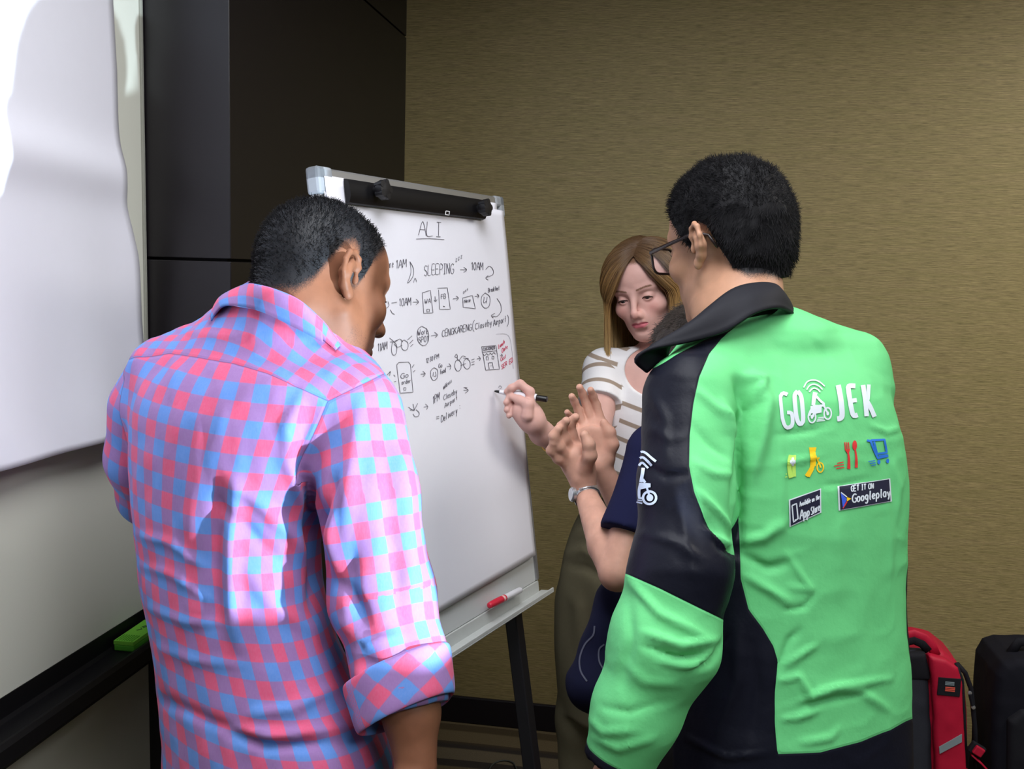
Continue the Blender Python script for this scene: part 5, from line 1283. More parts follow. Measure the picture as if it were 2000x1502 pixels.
def cutlery(k):
    for x in (682, 698, 714): k.line(zl((x - 6, 655), (x, 725)), 2.0, L1)
    k.quad(zl((678, 720), (722, 715), (715, 745), (695, 748)), L1); k.line(zl((705, 745), (712, 800), (712, 890)), (3.2, 6.5), L1)
    k.blob(zp(764, 682), 4.6, 9.5, L1); k.line(zl((768, 720), (778, 790), (778, 880)), (3.0, 6.0), L1)
    for p in (zl((608, 842), (665, 830)), zl((582, 866), (668, 852)), zl((600, 888), (672, 878))): k.line(p, 2.0, L1)
emb('cutlery_emblem', M_TR, cutlery, 'red embroidered fork and spoon')
def cart(k):
    k.line(zl((872, 640), (905, 645), (935, 720), (968, 795), (1062, 775)), 4.2, L1, curve=False); k.line(zl((905, 640), (1028, 632), (1048, 745), (962, 758), (935, 650)), 4.0, L1, curve=False); k.line(zl((975, 775), (1060, 765)), 2.2, L1)
    for c in ((978, 830), (1056, 820)): k.blob(zp(*c), 3.0, 4.4, L1)
    for p in (zl((885, 826), (945, 818)), zl((898, 842), (950, 836)), zl((912, 860), (952, 854))): k.line(p, 1.7, L1)
emb('cart_emblem', M_TB, cart, 'blue embroidered shopping cart')
q1 = zl((178, 1165), (465, 1065), (468, 1278), (185, 1408)); q2 = zl((612, 1048), (1078, 975), (1092, 1180), (622, 1262))
def inset(q_, f):
    c = np.mean(q_, 0); return [np.array(p) + (c - np.array(p)) * f for p in q_]
store = emb('store_patch', M_TW, lambda k: k.quad(q1, L1, 14), 'black patch with white border reading App Store'); play = emb('play_patch', M_TW, lambda k: k.quad(q2, L1, 14), 'black patch with white border reading Google play')
def sub(par, name, mat, fn):
    k = Ink(jsurf); fn(k); o = k.build(name, mat, jacket); return o
def inner(q_, px_):
    q_ = [np.array(p) for p in q_]; c = np.mean(q_, 0); return [p + nrm(c - p) * px_ * 1.4 for p in q_]
sub(store, 'patch_field', M_TK, lambda k: k.quad(inner(q1, 2.3), L1 + .0004, 14)); sub(play, 'patch_field', M_TK, lambda k: k.quad(inner(q2, 2.3), L1 + .0004, 14))
L2 = L1 + .0009
def st_txt(k):
    k.line(zl((205, 1215), (245, 1198), (258, 1330), (218, 1362), (205, 1215)), 2.6, L2, curve=False); k.blob(zp(235, 1342), 1.6, 1.6, L2)
    k.lines(text_strokes('Available on the', zp(272, 1225), zp(448, 1158), 9.0), 1.5, lift=L2, step=2); k.lines(text_strokes('App', zp(275, 1338), zp(360, 1305), 17), 2.6, lift=L2, step=2); k.lines(text_strokes('Store', zp(372, 1300), zp(450, 1258), 15), 2.3, lift=L2, step=2)
sub(store, 'patch_lettering', M_TW, st_txt)
def pl_txt(k):
    k.lines(text_strokes('GET IT ON', zp(728, 1092), zp(925, 1064), 10), 2.1, lift=L2, step=2); k.lines(text_strokes('Googleplay', zp(738, 1190), zp(1075, 1132), 16), 2.6, lift=L2, step=2)
sub(play, 'patch_lettering', M_TW, pl_txt)
def tri(k, p): 
    a, b, c = [np.array(zp(*q_)) for q_ in p]; k.quad([a, b, c, (a + c) / 2], L2, 6)
sub(play, 'blue_triangle', plain('royal_blue_thread', (56, 92, 214), .6), lambda k: tri(k, ((636, 1105), (690, 1158), (655, 1240))))
sub(play, 'yellow_triangle', M_TY, lambda k: tri(k, ((690, 1140), (730, 1155), (690, 1178)))); sub(play, 'white_stripe', M_TW, lambda k: k.line(zl((638, 1100), (690, 1140)), 2.2, L2)); sub(play, 'red_stripe', M_TR, lambda k: k.line(zl((655, 1240), (692, 1180)), 2.2, L2))
def yp(x, y): return (1220 + x / 10.725, 860 + y / 10.725)
def yl(*p): return [yp(*q_) for q_ in p]
def sl(k):
    for p in (yl((255, 370), (320, 275), (395, 245), (470, 280), (560, 360), (670, 450)), yl((290, 450), (340, 380), (395, 362), (450, 395), (520, 460), (585, 530)), yl((320, 540), (355, 490), (395, 475), (440, 510), (510, 590))): k.line(p, 4.6, L1)
    k.line(yl((405, 590), (395, 690), (375, 800), (360, 880)), 6.5, L1); k.line(yl((400, 820), (450, 890)), 5, L1); k.quad(yl((320, 890), (560, 905), (560, 985), (350, 1030)), L1); k.line(yl((355, 900), (325, 1040), (325, 1190)), 5.5, L1)
    k.line(yl((480, 980), (510, 1080), (545, 1190)), 4, L1); k.line([yp(540 + 135 * math.cos(a), 1205 + 132 * math.sin(a)) for a in np.linspace(0, 6.2832, 26)], 4.6, L1, curve=False); k.blob(yp(545, 1205), 6.5, 7, L1)
    for p in (yl((300, 1200), (385, 1215)), yl((292, 1250), (385, 1262)), yl((270, 1290), (390, 1320))): k.line(p, 3, L1)
emb('sleeve_emblem', plain('pale_blue_thread', (206, 222, 240), .6, .3), sl, 'pale scooter rider emblem on the black sleeve')
# ------------------------------------------------------------------ woman in the striped T-shirt
H3o = U(1263, 566, 2.400); H3R = head_frame(H3o, math.pi + .46, .30, -.21)
head3 = make_head('f', nose=.74, jaw=.99, lips=.95, cheek=.92, brow=.35, eye_open=.66, ears=(), mz=.0085, ch=.011)
yaw3 = math.pi + .30
rt3 = np.array([math.cos(yaw3), -math.sin(yaw3), 0]); fw3 = np.array([math.sin(yaw3), math.cos(yaw3), 0])
SH3 = [(688, 1240, 1362), (712, 1200, 1420), (745, 1176, 1450), (800, 1163, 1455), (860, 1164, 1452), (930, 1172, 1446), (1000, 1190, 1436), (1060, 1176, 1450), (1120, 1150, 1475), (1200, 1120, 1490)]
d3 = np.interp([s[0] for s in SH3], [690, 800, 1200], [2.45, 2.43, 2.41])
Wz, WX, WY, WA, WB = loft_from(SH3, d3, yaw3 - math.pi, .62)
nb3 = U(1295, 700, 2.450)
a3 = [U(1180, 722, 2.43), U(1153, 905, 2.285), U(1058, 846, 2.125)]
b3 = [U(1432, 730, 2.460), U(1455, 930, 2.480), U(1440, 1120, 2.440)]
B3 = Fld()
B3.cap(hw(H3o, H3R, (0, -.028, -.045)), nb3, .047, .050, .025)
B3.loft(Wz, WX, WY, [a - .006 for a in WA], [b - .006 for b in WB], yaw3, 2.3, .03)
B3.cap(U(1290, 712, 2.440), a3[0], .040, .043, .04); B3.cap(U(1300, 712, 2.460), b3[0], .040, .043, .04)
B3.chain(a3, [.042, .036, .0235], .02); B3.chain(b3, [.042, .035, .025], .02)
add_hand(B3, b3[2], np.array([-.3, -.8, 0]), b3[2] - b3[1], np.array([.9, -.3, 0]), .9, ((.3, .4, .3),) * 4)
# right hand closed on the marker
pen_tip = np.array(pad_surf(964, 764, .002)); pen_d = PJ(pen_tip)[2]
pen_end = U(1069, 780, pen_d - .035)
pen = lambda t: pen_tip + (pen_end - pen_tip) * t
pd = lambda t: PJ(pen(t))[2]
hd = pd(.5)
B3.ell(U(1028, 806, hd - .002), (.030, .022, .026), None, .014)
B3.cap(U(1040, 822, hd), U(1026, 800, hd), .024, .024, .014); B3.cap(a3[2], U(1040, 822, hd), .0235, .024, .02)
B3.chain([U(1037, 790, hd - .012), U(1035, 765, hd - .010), U(1016, 750, hd - .006), U(999, 758, pd(.33) - .010), U(990, 765, pd(.25) - .006)], [.0105, .0098, .0090, .0080, .0066], .005)     # forefinger over the pen
B3.chain([U(1030, 812, hd - .030), U(1032, 790, hd - .030), U(1014, 781, pd(.45) - .016), U(1000, 775, pd(.33) - .012)], [.0125, .0110, .0095, .0078], .006)                      # thumb under it
B3.chain([U(1036, 795, hd + .010), U(1018, 778, hd + .012), U(997, 776, hd + .004), U(989, 786, hd - .004)], [.0100, .0092, .0084, .0068], .005)
B3.chain([U(1032, 806, hd + .012), U(1012, 790, hd + .014), U(994, 790, hd + .006), U(990, 801, hd - .004)], [.0098, .0090, .0080, .0066], .005)
B3.chain([U(1030, 815, hd + .012), U(1012, 804, hd + .012), U(997, 803, hd + .004), U(994, 812, hd - .004)], [.0090, .0080, .0072, .0060], .005)
hip3 = np.array(U(1240, 1100, 2.43)); hip3[2] = .90
for s in (1, -1):
    B3.chain([hip3 + rt3 * .085 * s, hip3 + rt3 * .09 * s - ez * .42, hip3 + rt3 * .095 * s - ez * .83], [.075, .045, .034], .02)
    B3.cap(hip3 + rt3 * .095 * s - ez * .86, hip3 + rt3 * .10 * s + fw3 * .11 - ez * .875, .028, .020, .015)
fn3 = body_fn(head3, H3o, H3R, B3, .018)
M_SK3 = skin_mat('fair_skin', (206, 162, 152), (184, 98, 108), (112, 80, 60), .5, .12, .04)
NOHAIR = ([0, 180], [.3, .3])
_ha = head_attrs(H3o, H3R, ([0, 20, 40, 60, 75, 90, 120, 180], [.088, .084, .072, .052, .03, -.01, -.05, -.06]), hairw=.012, blush=.30, mz=.0085, bw=.75)
p3 = person_mesh('person', fn3, [(H3o - .135, H3o + .135, .0018, 4), (U(1018, 792, hd) - .075, U(1018, 792, hd) + .075, .0020, 4), ((-.10, 1.85, -.01), (1.10, 2.95, 1.76), .0075, 4)], M_SK3, _ha)
tag(p3, 'woman with long blonde hair in a white tee with tan stripes, writing with a marker', 'person')
eyes(p3, H3o, H3R, (.10, 1, -.34), (70, 74, 80)); lashes(p3, H3o, H3R, head3, r=.0015)

# striped tee
T3 = Fld().loft(Wz[:-2], WX[:-2], WY[:-2], [a + .002 for a in WA[:-2]], [b + .002 for b in WB[:-2]], yaw3, 2.3, .02)
T3.cap(U(1290, 714, 2.440), a3[0], .044, .050, .04); T3.cap(U(1300, 714, 2.460), b3[0], .044, .050, .04)
sl3 = a3[0] + (a3[1] - a3[0]) * .36; slb = b3[0] + (b3[1] - b3[0]) * .42
A3 = Fld().cap(a3[0], sl3 + (a3[1] - a3[0]) * .15, .050, .054, .02); A3b = Fld().cap(b3[0], slb + (b3[1] - b3[0]) * .15, .050, .054, .02)
nc3 = U(1279, 722, 2.340)
def neck3(p):
    q = (p - nc3) @ np.stack([rt3, fw3, ez], 1); return (np.sqrt((q[:, 0] / .078) ** 2 + (q[:, 1] / .17) ** 2 + (q[:, 2] / .064) ** 2) - 1) * .064
def fn_t3(p):
    sa = np.maximum(A3(p), ((p - sl3) @ nrm(a3[1] - a3[0])).astype(np.float32)); sb = np.maximum(A3b(p), ((p - slb) @ nrm(b3[1] - b3[0])).astype(np.float32))
    d = smin(smin(T3(p), sa, .02), sb, .02)
    return np.maximum(d, -neck3(p).astype(np.float32))
V, Q = mesh_field(fn_t3, (-.05, 1.95, .90), (1.05, 2.9, 1.60), .0045, 4)
c = V[Q].mean(1); Q = Q[c[:, 2] > 1.04]
V = V + vnormals(V, Q) * (.0014 * vnoise(V * 22) + .0022 * vnoise(V * np.array([14, 14, 30])) * np.clip((1.32 - V[:, 2]) * 5, 0, 1))[:, None]
th3, lu3, lv3 = torso_uv(V, Wz, WX, WY, WA, WB, yaw3)
Sa3, Aa3 = limb_uv(V, [a3[0], a3[1]], np.array([-1, -.5, 0])); on3 = np.clip((T3(V) - A3(V)) / .006 + .2, 0, 1) * (A3(V) < .05)
vv = V[:, 2] + .30 * (V[:, 0] - WX[3]) - .25 * lv3 * 0; vs_ = .20 - Sa3 + .004
q = NT('striped_jersey'); on_ = q.math('GREATER_THAN', q.attr('sleeve').outputs['Fac'], 0.0); rw_ = q.math('ADD', q.math('MULTIPLY', on_, q.attr('row_sleeve').outputs['Fac']), q.math('MULTIPLY', q.math('SUBTRACT', 1.0, on_), q.attr('row').outputs['Fac']))
f_ = q.math('FRACT', q.math('DIVIDE', q.math('ADD', rw_, 4.0), .0435)); st = q.math('MULTIPLY', q.ramp(f_, .02, .06), q.ramp(f_, .27, .31, 1, 0))
st = q.math('MULTIPLY', st, q.ramp(q.attr('edge').outputs['Fac'], .012, .014)); q.base(q.mix(st, lin((222, 220, 222)), lin((150, 134, 120))), .85, .15)
q.bump(q.noise(40, 3, q.coord()), .25, .004); M_TEE = q.m
tee = np_mesh('striped_tee', V, Q, M_TEE, p3, dict(row=vv, row_sleeve=vs_, sleeve=np.minimum(T3(V) - A3(V), .05 - A3(V)), edge=np.abs(neck3(V))))
# khaki trousers with soft folds
M_KHA = plain('khaki_cotton', (112, 106, 84), .9, .15, nz=.08, scale=120)
KH = [(985, 1150, 1330), (1030, 1122, 1362), (1110, 1099, 1384), (1200, 1093, 1388), (1300, 1092, 1386), (1400, 1108, 1376)]
kz, kx, ky, ka, kb = loft_from(KH, [2.43] * 6, yaw3 - math.pi, .70); F = Fld().loft(kz, kx, ky, ka, kb, yaw3, 2.2, .03)
for s in (1, -1): F.chain([hip3 + rt3 * .095 * s - ez * .12, hip3 + rt3 * .10 * s - ez * .42, hip3 + rt3 * .10 * s - ez * .83], [.098, .085, .065], .03)
V, Q = mesh_field(F, hip3 - np.array([.4, .4, hip3[2]]), hip3 + np.array([.4, .4, .34]), .008, 4)
V = folds(V, Q, [([(1108, 1085), (1140, 1075), (1180, 1095)], .008, 10), ([(1112, 1105), (1145, 1110), (1180, 1130)], -.008, 9), ([(1120, 1045), (1150, 1040), (1180, 1050)], .006, 9), ([(1105, 1150), (1130, 1190), (1130, 1260)], .006, 14), ([(1140, 1140), (1150, 1220), (1140, 1300)], -.006, 14)])
V = V + vnormals(V, Q) * (.004 * vnoise(V * np.array([20, 20, 10])))[:, None]
np_mesh('trousers', V, Q, M_KHA, p3); shoes(p3, hip3, rt3, fw3, M_SHOE)

# long hair: strands fall from a parting, slide over head and shoulders
hd3 = Fld(); hd3.ell((0, -.012, .040), (.0775, .097, .085), None, .01); hd3.ell((0, .036, .036), (.064, .058, .062), None, .03); hd3.ell((0, -.055, .008), (.064, .052, .062), None, .03); hd3.ell((0, .040, -.030), (.056, .050, .068), None, .03); hd3.cap((0, -.03, -.05), (0, -.04, -.14), .052, .058, .03)
PART = -.016
HC = np.array([0, -.012, .030])
def surf_r(d, off):
    """distance from the head centre to the (offset) hair surface along directions d"""
    lo = np.full(len(d), .03); hi = np.full(len(d), .16)
    for _ in range(14):
        m = (lo + hi) / 2; ins = hd3(HC + d * m[:, None]) < off; lo = np.where(ins, m, lo); hi = np.where(ins, hi, m)
    return (lo + hi) / 2
def dirs(th, ph, side): return np.stack([side * np.sin(th) * np.sin(ph), np.sin(th) * np.cos(ph), np.cos(th)], -1)
def curtain(n, side, phf, seedv, z_end, top=16, low=14, t0max=.55):
    r = np.random.default_rng(seedv); u = r.uniform(0, 1, n) ** 1.15; u += r.normal(0, .012, n); u = np.clip(u, 0, 1)
    yr = .064 - u * .130; root = np.stack([np.full(n, PART) + r.normal(0, .0015, n), yr, np.full(n, .11)], -1) - HC; d0 = nrm_rows(root * np.array([1, 1, 1]))
    d0[:, 2] = np.maximum(d0[:, 2], .55); d0 = nrm_rows(d0)
    ph = np.radians(phf + (174 - phf) * u + r.normal(0, 2.2, n)); d1 = dirs(np.radians(np.full(n, 101.)), ph, side)
    lift = .0015 + .0085 * r.uniform(0, 1, n) ** 1.4; start = np.where(r.uniform(0, 1, n) < .45, 0, r.uniform(0, t0max, n))
    cl = 2.0 * vnoise(np.stack([u * 34, np.full(n, side * 3.), np.zeros(n)], -1)) * .030
    out = []
    om = np.arccos(np.clip((d0 * d1).sum(1), -1, 1))
    for k in range(top):
        t = start + (1 - start) * k / (top - 1); a = np.sin((1 - t) * om) / np.sin(om); b = np.sin(t * om) / np.sin(om)
        d = d0 * a[:, None] + d1 * b[:, None]; d[:, 1] += np.sin(t * np.pi) * (.10 * (1 - u)); d[:, 2] -= np.sin(t * np.pi) * .10 * (1 - u) ** 2 * (side > 0); d = nrm_rows(d)
        off = lift * np.minimum(1, .25 + 2 * t) + .016 * t ** 1.5 + cl * .12 * t
        out.append(HC + d * surf_r(d, off)[:, None])
    p = out[-1].copy(); v = nrm_rows(out[-1] - out[-2]); g = nrm(np.array([0, 0, -1.]) @ H3R + np.array([0, -.10, 0])); ze = z_end + r.normal(0, .016, n) - .02 * u
    L = np.maximum(p[:, 2] - ze, .02) / low
    for k in range(low):
        s = k / low; inn = np.stack([-p[:, 0] * .7 * s, -.03 * np.ones(n) * (1 - s) + .02 * s * (1 - u), np.zeros(n)], -1)
        v = nrm_rows(v * .55 + g * .45 + inn * .20 + r.normal(0, .012, (n, 3))); p = p + v * L[:, None]
        dd = hd3(p) - .003; m = dd < 0
        if m.any(): p[m] += nrm_rows(p[m] - np.array([0, -.03, 0]) * 1 - np.array([0, 0, 1]) * p[m][:, 2:3]) * (-dd[m])[:, None]
        w_ = p @ H3R.T + H3o; d = T3(w_) - .004; m = d < 0
        if m.any():
            e = .004; gg = nrm_rows(np.stack([T3(w_[m] + np.eye(3)[i] * e) - T3(w_[m] - np.eye(3)[i] * e) for i in range(3)], -1)); w_[m] -= gg * d[m][:, None]; p[m] = (w_[m] - H3o) @ H3R
        out.append(p.copy())
    return np.stack(out, 1) @ H3R.T + H3o
q = NT('blonde_hair'); hi = q.node('ShaderNodeHairInfo'); t_ = hi.outputs['Intercept']; rd_ = hi.outputs['Random']
c_ = q.mix(q.ramp(t_, .05, .5), lin((80, 58, 40)), lin((170, 132, 80))); c_ = q.mix(q.ramp(t_, .5, 1), c_, lin((216, 184, 128))); c_ = q.mix(q.ramp(rd_, .45, .9, 0, .85), c_, lin((84, 60, 38)))
q.base(c_, .38, .4); M_BLONDE = q.m
S1 = curtain(8500, 1.0, 33, 21, -.160); S2 = curtain(6500, -1.0, 47, 22, -.160)
hair3 = strands('hair', np.concatenate([S1, S2]), M_BLONDE, p3, .00062, .00026)

# the marker in her hand
zx = nrm(pen_tip - pen_end); xx = nrm(np.cross(zx, ez)); yy = np.cross(zx, xx); PL = np.linalg.norm(pen_tip - pen_end)
mk3 = empty('black_marker', frame(pen_end, xx, yy, zx)); tag(mk3, 'white marker with black cap posted on its end, held against the paper pad', 'marker')
r = .0078
MB().lathe([(r * .7, 0), (r * .86, .002), (r * .86, PL * .20), (r * .8, PL * .205)], I4).build('cap', plain('black_marker_cap', (22, 20, 22), .4, .5), mk3, auto=.6)
MB().lathe([(r * .9, PL * .20), (r * 1.04, PL * .215), (r * 1.04, PL * .70), (r * .95, PL * .72), (r * .62, PL * .82), (r * .5, PL * .90)], I4).build('barrel', M_MW, mk3, auto=.6)
MB().lathe([(r * 1.06, PL * .30), (r * 1.06, PL * .36)], I4).build('label_band', plain('grey_print', (150, 152, 160), .5), mk3, auto=.6)
MB().lathe([(r * .42, PL * .90), (r * .36, PL * .96), (r * .16, PL)], I4).build('nib', plain('black_nib', (14, 12, 14), .7), mk3, auto=.6)
# wrist bands
def ring_band(name, c, ax, r, w_, mat, parent, flat=1.0, n=28, thick=.0016):
    ax = nrm(ax); x = nrm(np.cross(ax, ez)); y = np.cross(ax, x); V = []; F = []
    pr = [(-w_ / 2, 0), (-w_ / 2, thick), (w_ / 2, thick), (w_ / 2, 0)]
    for i in range(n):
        t = 6.28318 * i / n
        for s_, o_ in pr: V.append(c + ax * s_ + (x * math.cos(t) + y * flat * math.sin(t)) * (r + o_))
    for i in range(n):
        for j in range(4): F.append((i * 4 + j, i * 4 + (j + 1) % 4, ((i + 1) % n) * 4 + (j + 1) % 4, ((i + 1) % n) * 4 + j))
    return obj(name, V, F, mat, parent, False)
w3 = a3[2] + nrm(a3[1] - a3[2]) * .010
ring_band('hair_tie', w3, a3[2] - a3[1], .0245, .004, M_POWD, p3)
ring_band('gold_bracelet', a3[2] + nrm(a3[1] - a3[2]) * .045, a3[2] - a3[1], .0285, .003, plain('gold', (226, 178, 92), .3, .5, .9), p3)
# ------------------------------------------------------------------ person in navy, mostly behind the green jacket
H4o = U(1366, 734, 1.80); H4R = head_frame(H4o, -.30, .10, 0)
head4 = make_head('m', nose=.95, jaw=.95, eye_open=.4)
yaw4 = -.75
rt4 = np.array([math.cos(yaw4), -math.sin(yaw4), 0]); fw4 = np.array([math.sin(yaw4), math.cos(yaw4), 0])
SH4 = [(845, 1310, 1430), (862, 1275, 1470), (890, 1262, 1490), (960, 1265, 1490), (1080, 1272, 1485), (1180, 1270, 1490), (1300, 1262, 1500), (1420, 1255, 1505), (1520, 1255, 1505)]
Nz, NX, NY, NA, NB = loft_from(SH4, [1.82] * 9, yaw4, .66)
nb4 = U(1368, 850, 1.84)
la = [U(1285, 885, 1.74), U(1206, 1118, 1.665), U(1143, 962, 1.83)]
ra = [U(1420, 885, 1.95), U(1250, 1050, 1.93), U(1172, 912, 1.875)]
B4 = Fld()
B4.cap(hw(H4o, H4R, (0, -.03, -.04)), nb4, .052, .056, .03)
B4.loft(Nz, NX, NY, [a - .012 for a in NA], [b - .012 for b in NB], yaw4, 2.3, .03)
B4.cap(U(1350, 868, 1.80), la[0], .045, .045, .04); B4.cap(U(1370, 868, 1.84), ra[0], .045, .045, .04)
B4.chain(la[:2], [.043, .033], .006); B4.chain([la[1], la[1] * .68 + la[2] * .32, la[2]], [.031, .0335, .0205], .006)
B4.chain(ra, [.042, .034, .0205], .014)
# left hand: half closed, fingers to the left
h0 = la[2]; hl = lambda x, y, d: U(x, y, d)
B4.cap(h0, hl(1137, 930, 1.83), .0205, .024, .010); B4.cap(hl(1137, 930, 1.83), hl(1124, 893, 1.83), .0255, .024, .012); B4.ell(hl(1128, 902, 1.83), (.032, .021, .032), None, .012)
B4.chain([hl(1108, 895, 1.82), hl(1092, 872, 1.80), hl(1082, 852, 1.79), hl(1090, 838, 1.785)], [.0118, .0105, .0095, .0078], .006)
B4.chain([hl(1116, 882, 1.83), hl(1102, 856, 1.81), hl(1097, 834, 1.80), hl(1106, 822, 1.79)], [.0118, .0106, .0096, .0078], .006)
B4.chain([hl(1126, 876, 1.84), hl(1116, 848, 1.83), hl(1114, 826, 1.82), hl(1124, 815, 1.81)], [.0115, .0104, .0094, .0078], .006)
B4.chain([hl(1112, 912, 1.83), hl(1090, 896, 1.81), hl(1076, 880, 1.80), hl(1080, 866, 1.79)], [.0105, .0092, .0082, .0068], .006)
B4.chain([hl(1142, 915, 1.81), hl(1152, 890, 1.79), hl(1150, 868, 1.785), hl(1142, 850, 1.785)], [.0140, .0125, .0108, .0088], .008)
# right hand: open palm towards the camera, fingers up
add_hand(B4, ra[2], U(1212, 900, 1.875) - ra[2], U(1140, 800, 1.90) - ra[2], np.array([.15, .95, .1]), .92, ((.22, .3, .2), (.20, .28, .2), (.26, .3, .2), (.35, .35, .2)), .02,
         [(.022, .020, -.008), (.040, .042, -.018), (.044, .070, -.026), (.038, .094, -.030)])
hip4 = np.array([NX[-1], NY[-1], .82])
for s in (1, -1):
    B4.chain([hip4 + rt4 * .08 * s, hip4 + rt4 * .09 * s - ez * .38, hip4 + rt4 * .095 * s - ez * .76], [.075, .048, .036], .02)
    B4.cap(hip4 + rt4 * .095 * s - ez * .78, hip4 + rt4 * .10 * s + fw4 * .11 - ez * .795, .028, .020, .015)
fn4 = body_fn(head4, H4o, H4R, B4)
M_SK4 = skin_mat('tan_skin', (208, 158, 138), (168, 96, 90), (40, 36, 34), .5, .1)
hc = U(1135, 870, 1.84)
p4 = person_mesh('person', fn4, [(hc - .13, hc + .13, .0022, 4), (H4o - .14, H4o + .14, .003, 4), ((-.05, 1.45, -.01), (.75, 2.2, 1.62), .0075, 4)], M_SK4, head_attrs(H4o, H4R, HAIRLINE_M, hairw=.018))
tag(p4, 'person in navy with a silver wristwatch, gesturing behind the green jacket', 'person')
M_HAIRD = NT('greying_dark_hair').base(lin((58, 50, 46)), .5, .4).m
hc4 = hair_cap('hair', H4o, H4R, HAIRLINE_M, .014, M_HAIRD, p4, nz=.004)
V, N = mesh_VN(hc4); st_ = scatter_hair(V, N, np.ones(len(V)), 6000, .013, .0003, 8, dirf=lambda v: np.array([[0, 0, -.8]]) + vnoise(v * 30)[:, None] * np.array([[.8, .4, 0]]), jitter=.18, npts=4)
strands('hair_strands', st_, M_HAIRD, hc4, .0004, .00015)
# navy T-shirt
M_NVT = plain('navy_jersey', (28, 30, 62), .9, .12, nz=.08, scale=200)
T4 = Fld().loft(Nz[:-1], NX[:-1], NY[:-1], NA[:-1], NB[:-1], yaw4, 2.3, .02); T4.cap(U(1350, 870, 1.80), la[0], .050, .052, .04); T4.cap(U(1370, 870, 1.84), ra[0], .050, .052, .04)
e4 = la[0] + (la[1] - la[0]) * .70; e4b = ra[0] + (ra[1] - ra[0]) * .66
S4 = Fld().cap(la[0], la[0] + (la[1] - la[0]) * .9, .052, .056, .02); S4b = Fld().cap(ra[0], ra[1], .052, .054, .02)
def fn_t4(p):
    sa = np.maximum(S4(p), ((p - e4) @ nrm(la[1] - la[0])).astype(np.float32)); sb = np.maximum(S4b(p), ((p - e4b) @ nrm(ra[1] - ra[0])).astype(np.float32))
    d = smin(smin(T4(p), sa, .02), sb, .02); q = p - nb4; r = np.sqrt(q[:, 0] ** 2 + q[:, 1] ** 2); return np.maximum(d, np.where(q[:, 2] > .0, .062 - r, -1).astype(np.float32))
V, Q = mesh_field(fn_t4, (-.05, 1.4, .7), (.8, 2.25, 1.5), .006, 4); c = V[Q].mean(1); Q = Q[c[:, 2] > .80]
V = V + vnormals(V, Q) * (.002 * vnoise(V * 22))[:, None]
np_mesh('navy_tee', V, Q, M_NVT, p4)
trousers(p4, hip4, rt4, fw4, plain('dark_trousers', (36, 34, 36), .9, .1), .15); shoes(p4, hip4, rt4, fw4, M_SHOE)
# wristwatch
M_STEEL = plain('steel_bracelet', (205, 208, 214), .28, .5, .85, .06, 500)
wax = la[2] - la[1]; wc = la[2] - nrm(wax) * .006
watch = ring_band('wristwatch', wc, wax, .0218, .021, M_STEEL, p4, .96, 40, .003)
wx = nrm(U(1118, 972, 1.83) - U(1143, 962, 1.83)); wx = nrm(wx - FW * .9); wz_ = nrm(wax); wx = nrm(wx - wz_ * (wx @ wz_))
MB().lathe([(.0125, 0), (.014, .001), (.014, .006), (.0125, .008)], frame(wc + wx * .0225, wz_, np.cross(wx, wz_), wx), 24).build('watch_case', M_STEEL, watch, auto=.5)
MB().lathe([(.0115, 0), (.0115, .0006)], frame(wc + wx * .0307, wz_, np.cross(wx, wz_), wx), 24).build('watch_dial', plain('pale_dial', (214, 216, 220), .2, .5), watch)
for i in range(18):
    t = 6.28318 * i / 18; wy = np.cross(wz_, wx); dirv = -wx * math.cos(t * .8 - 2.5 + 0) + wy * math.sin(t * .8 - 2.5)
    if dirv @ wx > .75: continue
    MB().box((-.0082, -.0042, 0), (.0082, .0042, .0016), .0008, frame(wc + dirv * .0246, wz_, np.cross(dirv, wz_), dirv)).build('link', M_STEEL, watch)

# navy cloth bag with pale curved piping, hanging below the elbow
bt = U(1180, 1150, 1.74); bb = U(1165, 1382, 1.74)
M_BAG = plain('dark_navy_canvas', (24, 26, 52), .85, .15, nz=.1, scale=150)
F = Fld(); F.cap(U(1198, 1170, 1.75), U(1166, 1330, 1.75), .030, .050, .03); F.cap(U(1215, 1180, 1.77), U(1205, 1345, 1.77), .040, .050, .04); F.cap(U(1150, 1345, 1.76), U(1215, 1352, 1.77), .036, .040, .03)
V, Q = mesh_field(F, U(1180, 1270, 1.75) - .22, U(1180, 1270, 1.75) + .22, .006, 4); V = V + vnormals(V, Q) * (.004 * vnoise(V * 20))[:, None]
bag = np_mesh('shoulder_bag', V, Q, M_BAG); tag(bag, 'dark navy cloth bag with pale curved piping hanging beside the green sleeve', 'bag')
_bb = BVHTree.FromPolygons([Vector(v) for v in V], [tuple(int(i) for i in q_) for q_ in Q])
def bsf(x, y, lift):
    h, n, i, t = _bb.ray_cast(Vector(CAM), Vector(ray(x, y))); return None if h is None else np.array(h) - FW * (lift + .0008)
k = Ink(bsf); k.line([(1161, 1222), (1158, 1240), (1142, 1258), (1132, 1285), (1134, 1310), (1146, 1330)], 3.2, .001)
o = k.build('piping', plain('grey_piping', (88, 90, 108), .7), bag)
k = Ink(bsf); k.line([(1180, 1258), (1170, 1268), (1170, 1290), (1178, 1306)], 3.0, .001); k.build('piping', o.data.materials[0], bag)
MB().tube([U(1192, 1165, 1.745), U(1225, 1120, 1.78), U(1270, 1000, 1.83), U(1310, 880, 1.80), U(1335, 835, 1.78)], [.012] * 5, 8, True, .3).build('strap', M_BAG, bag, True)
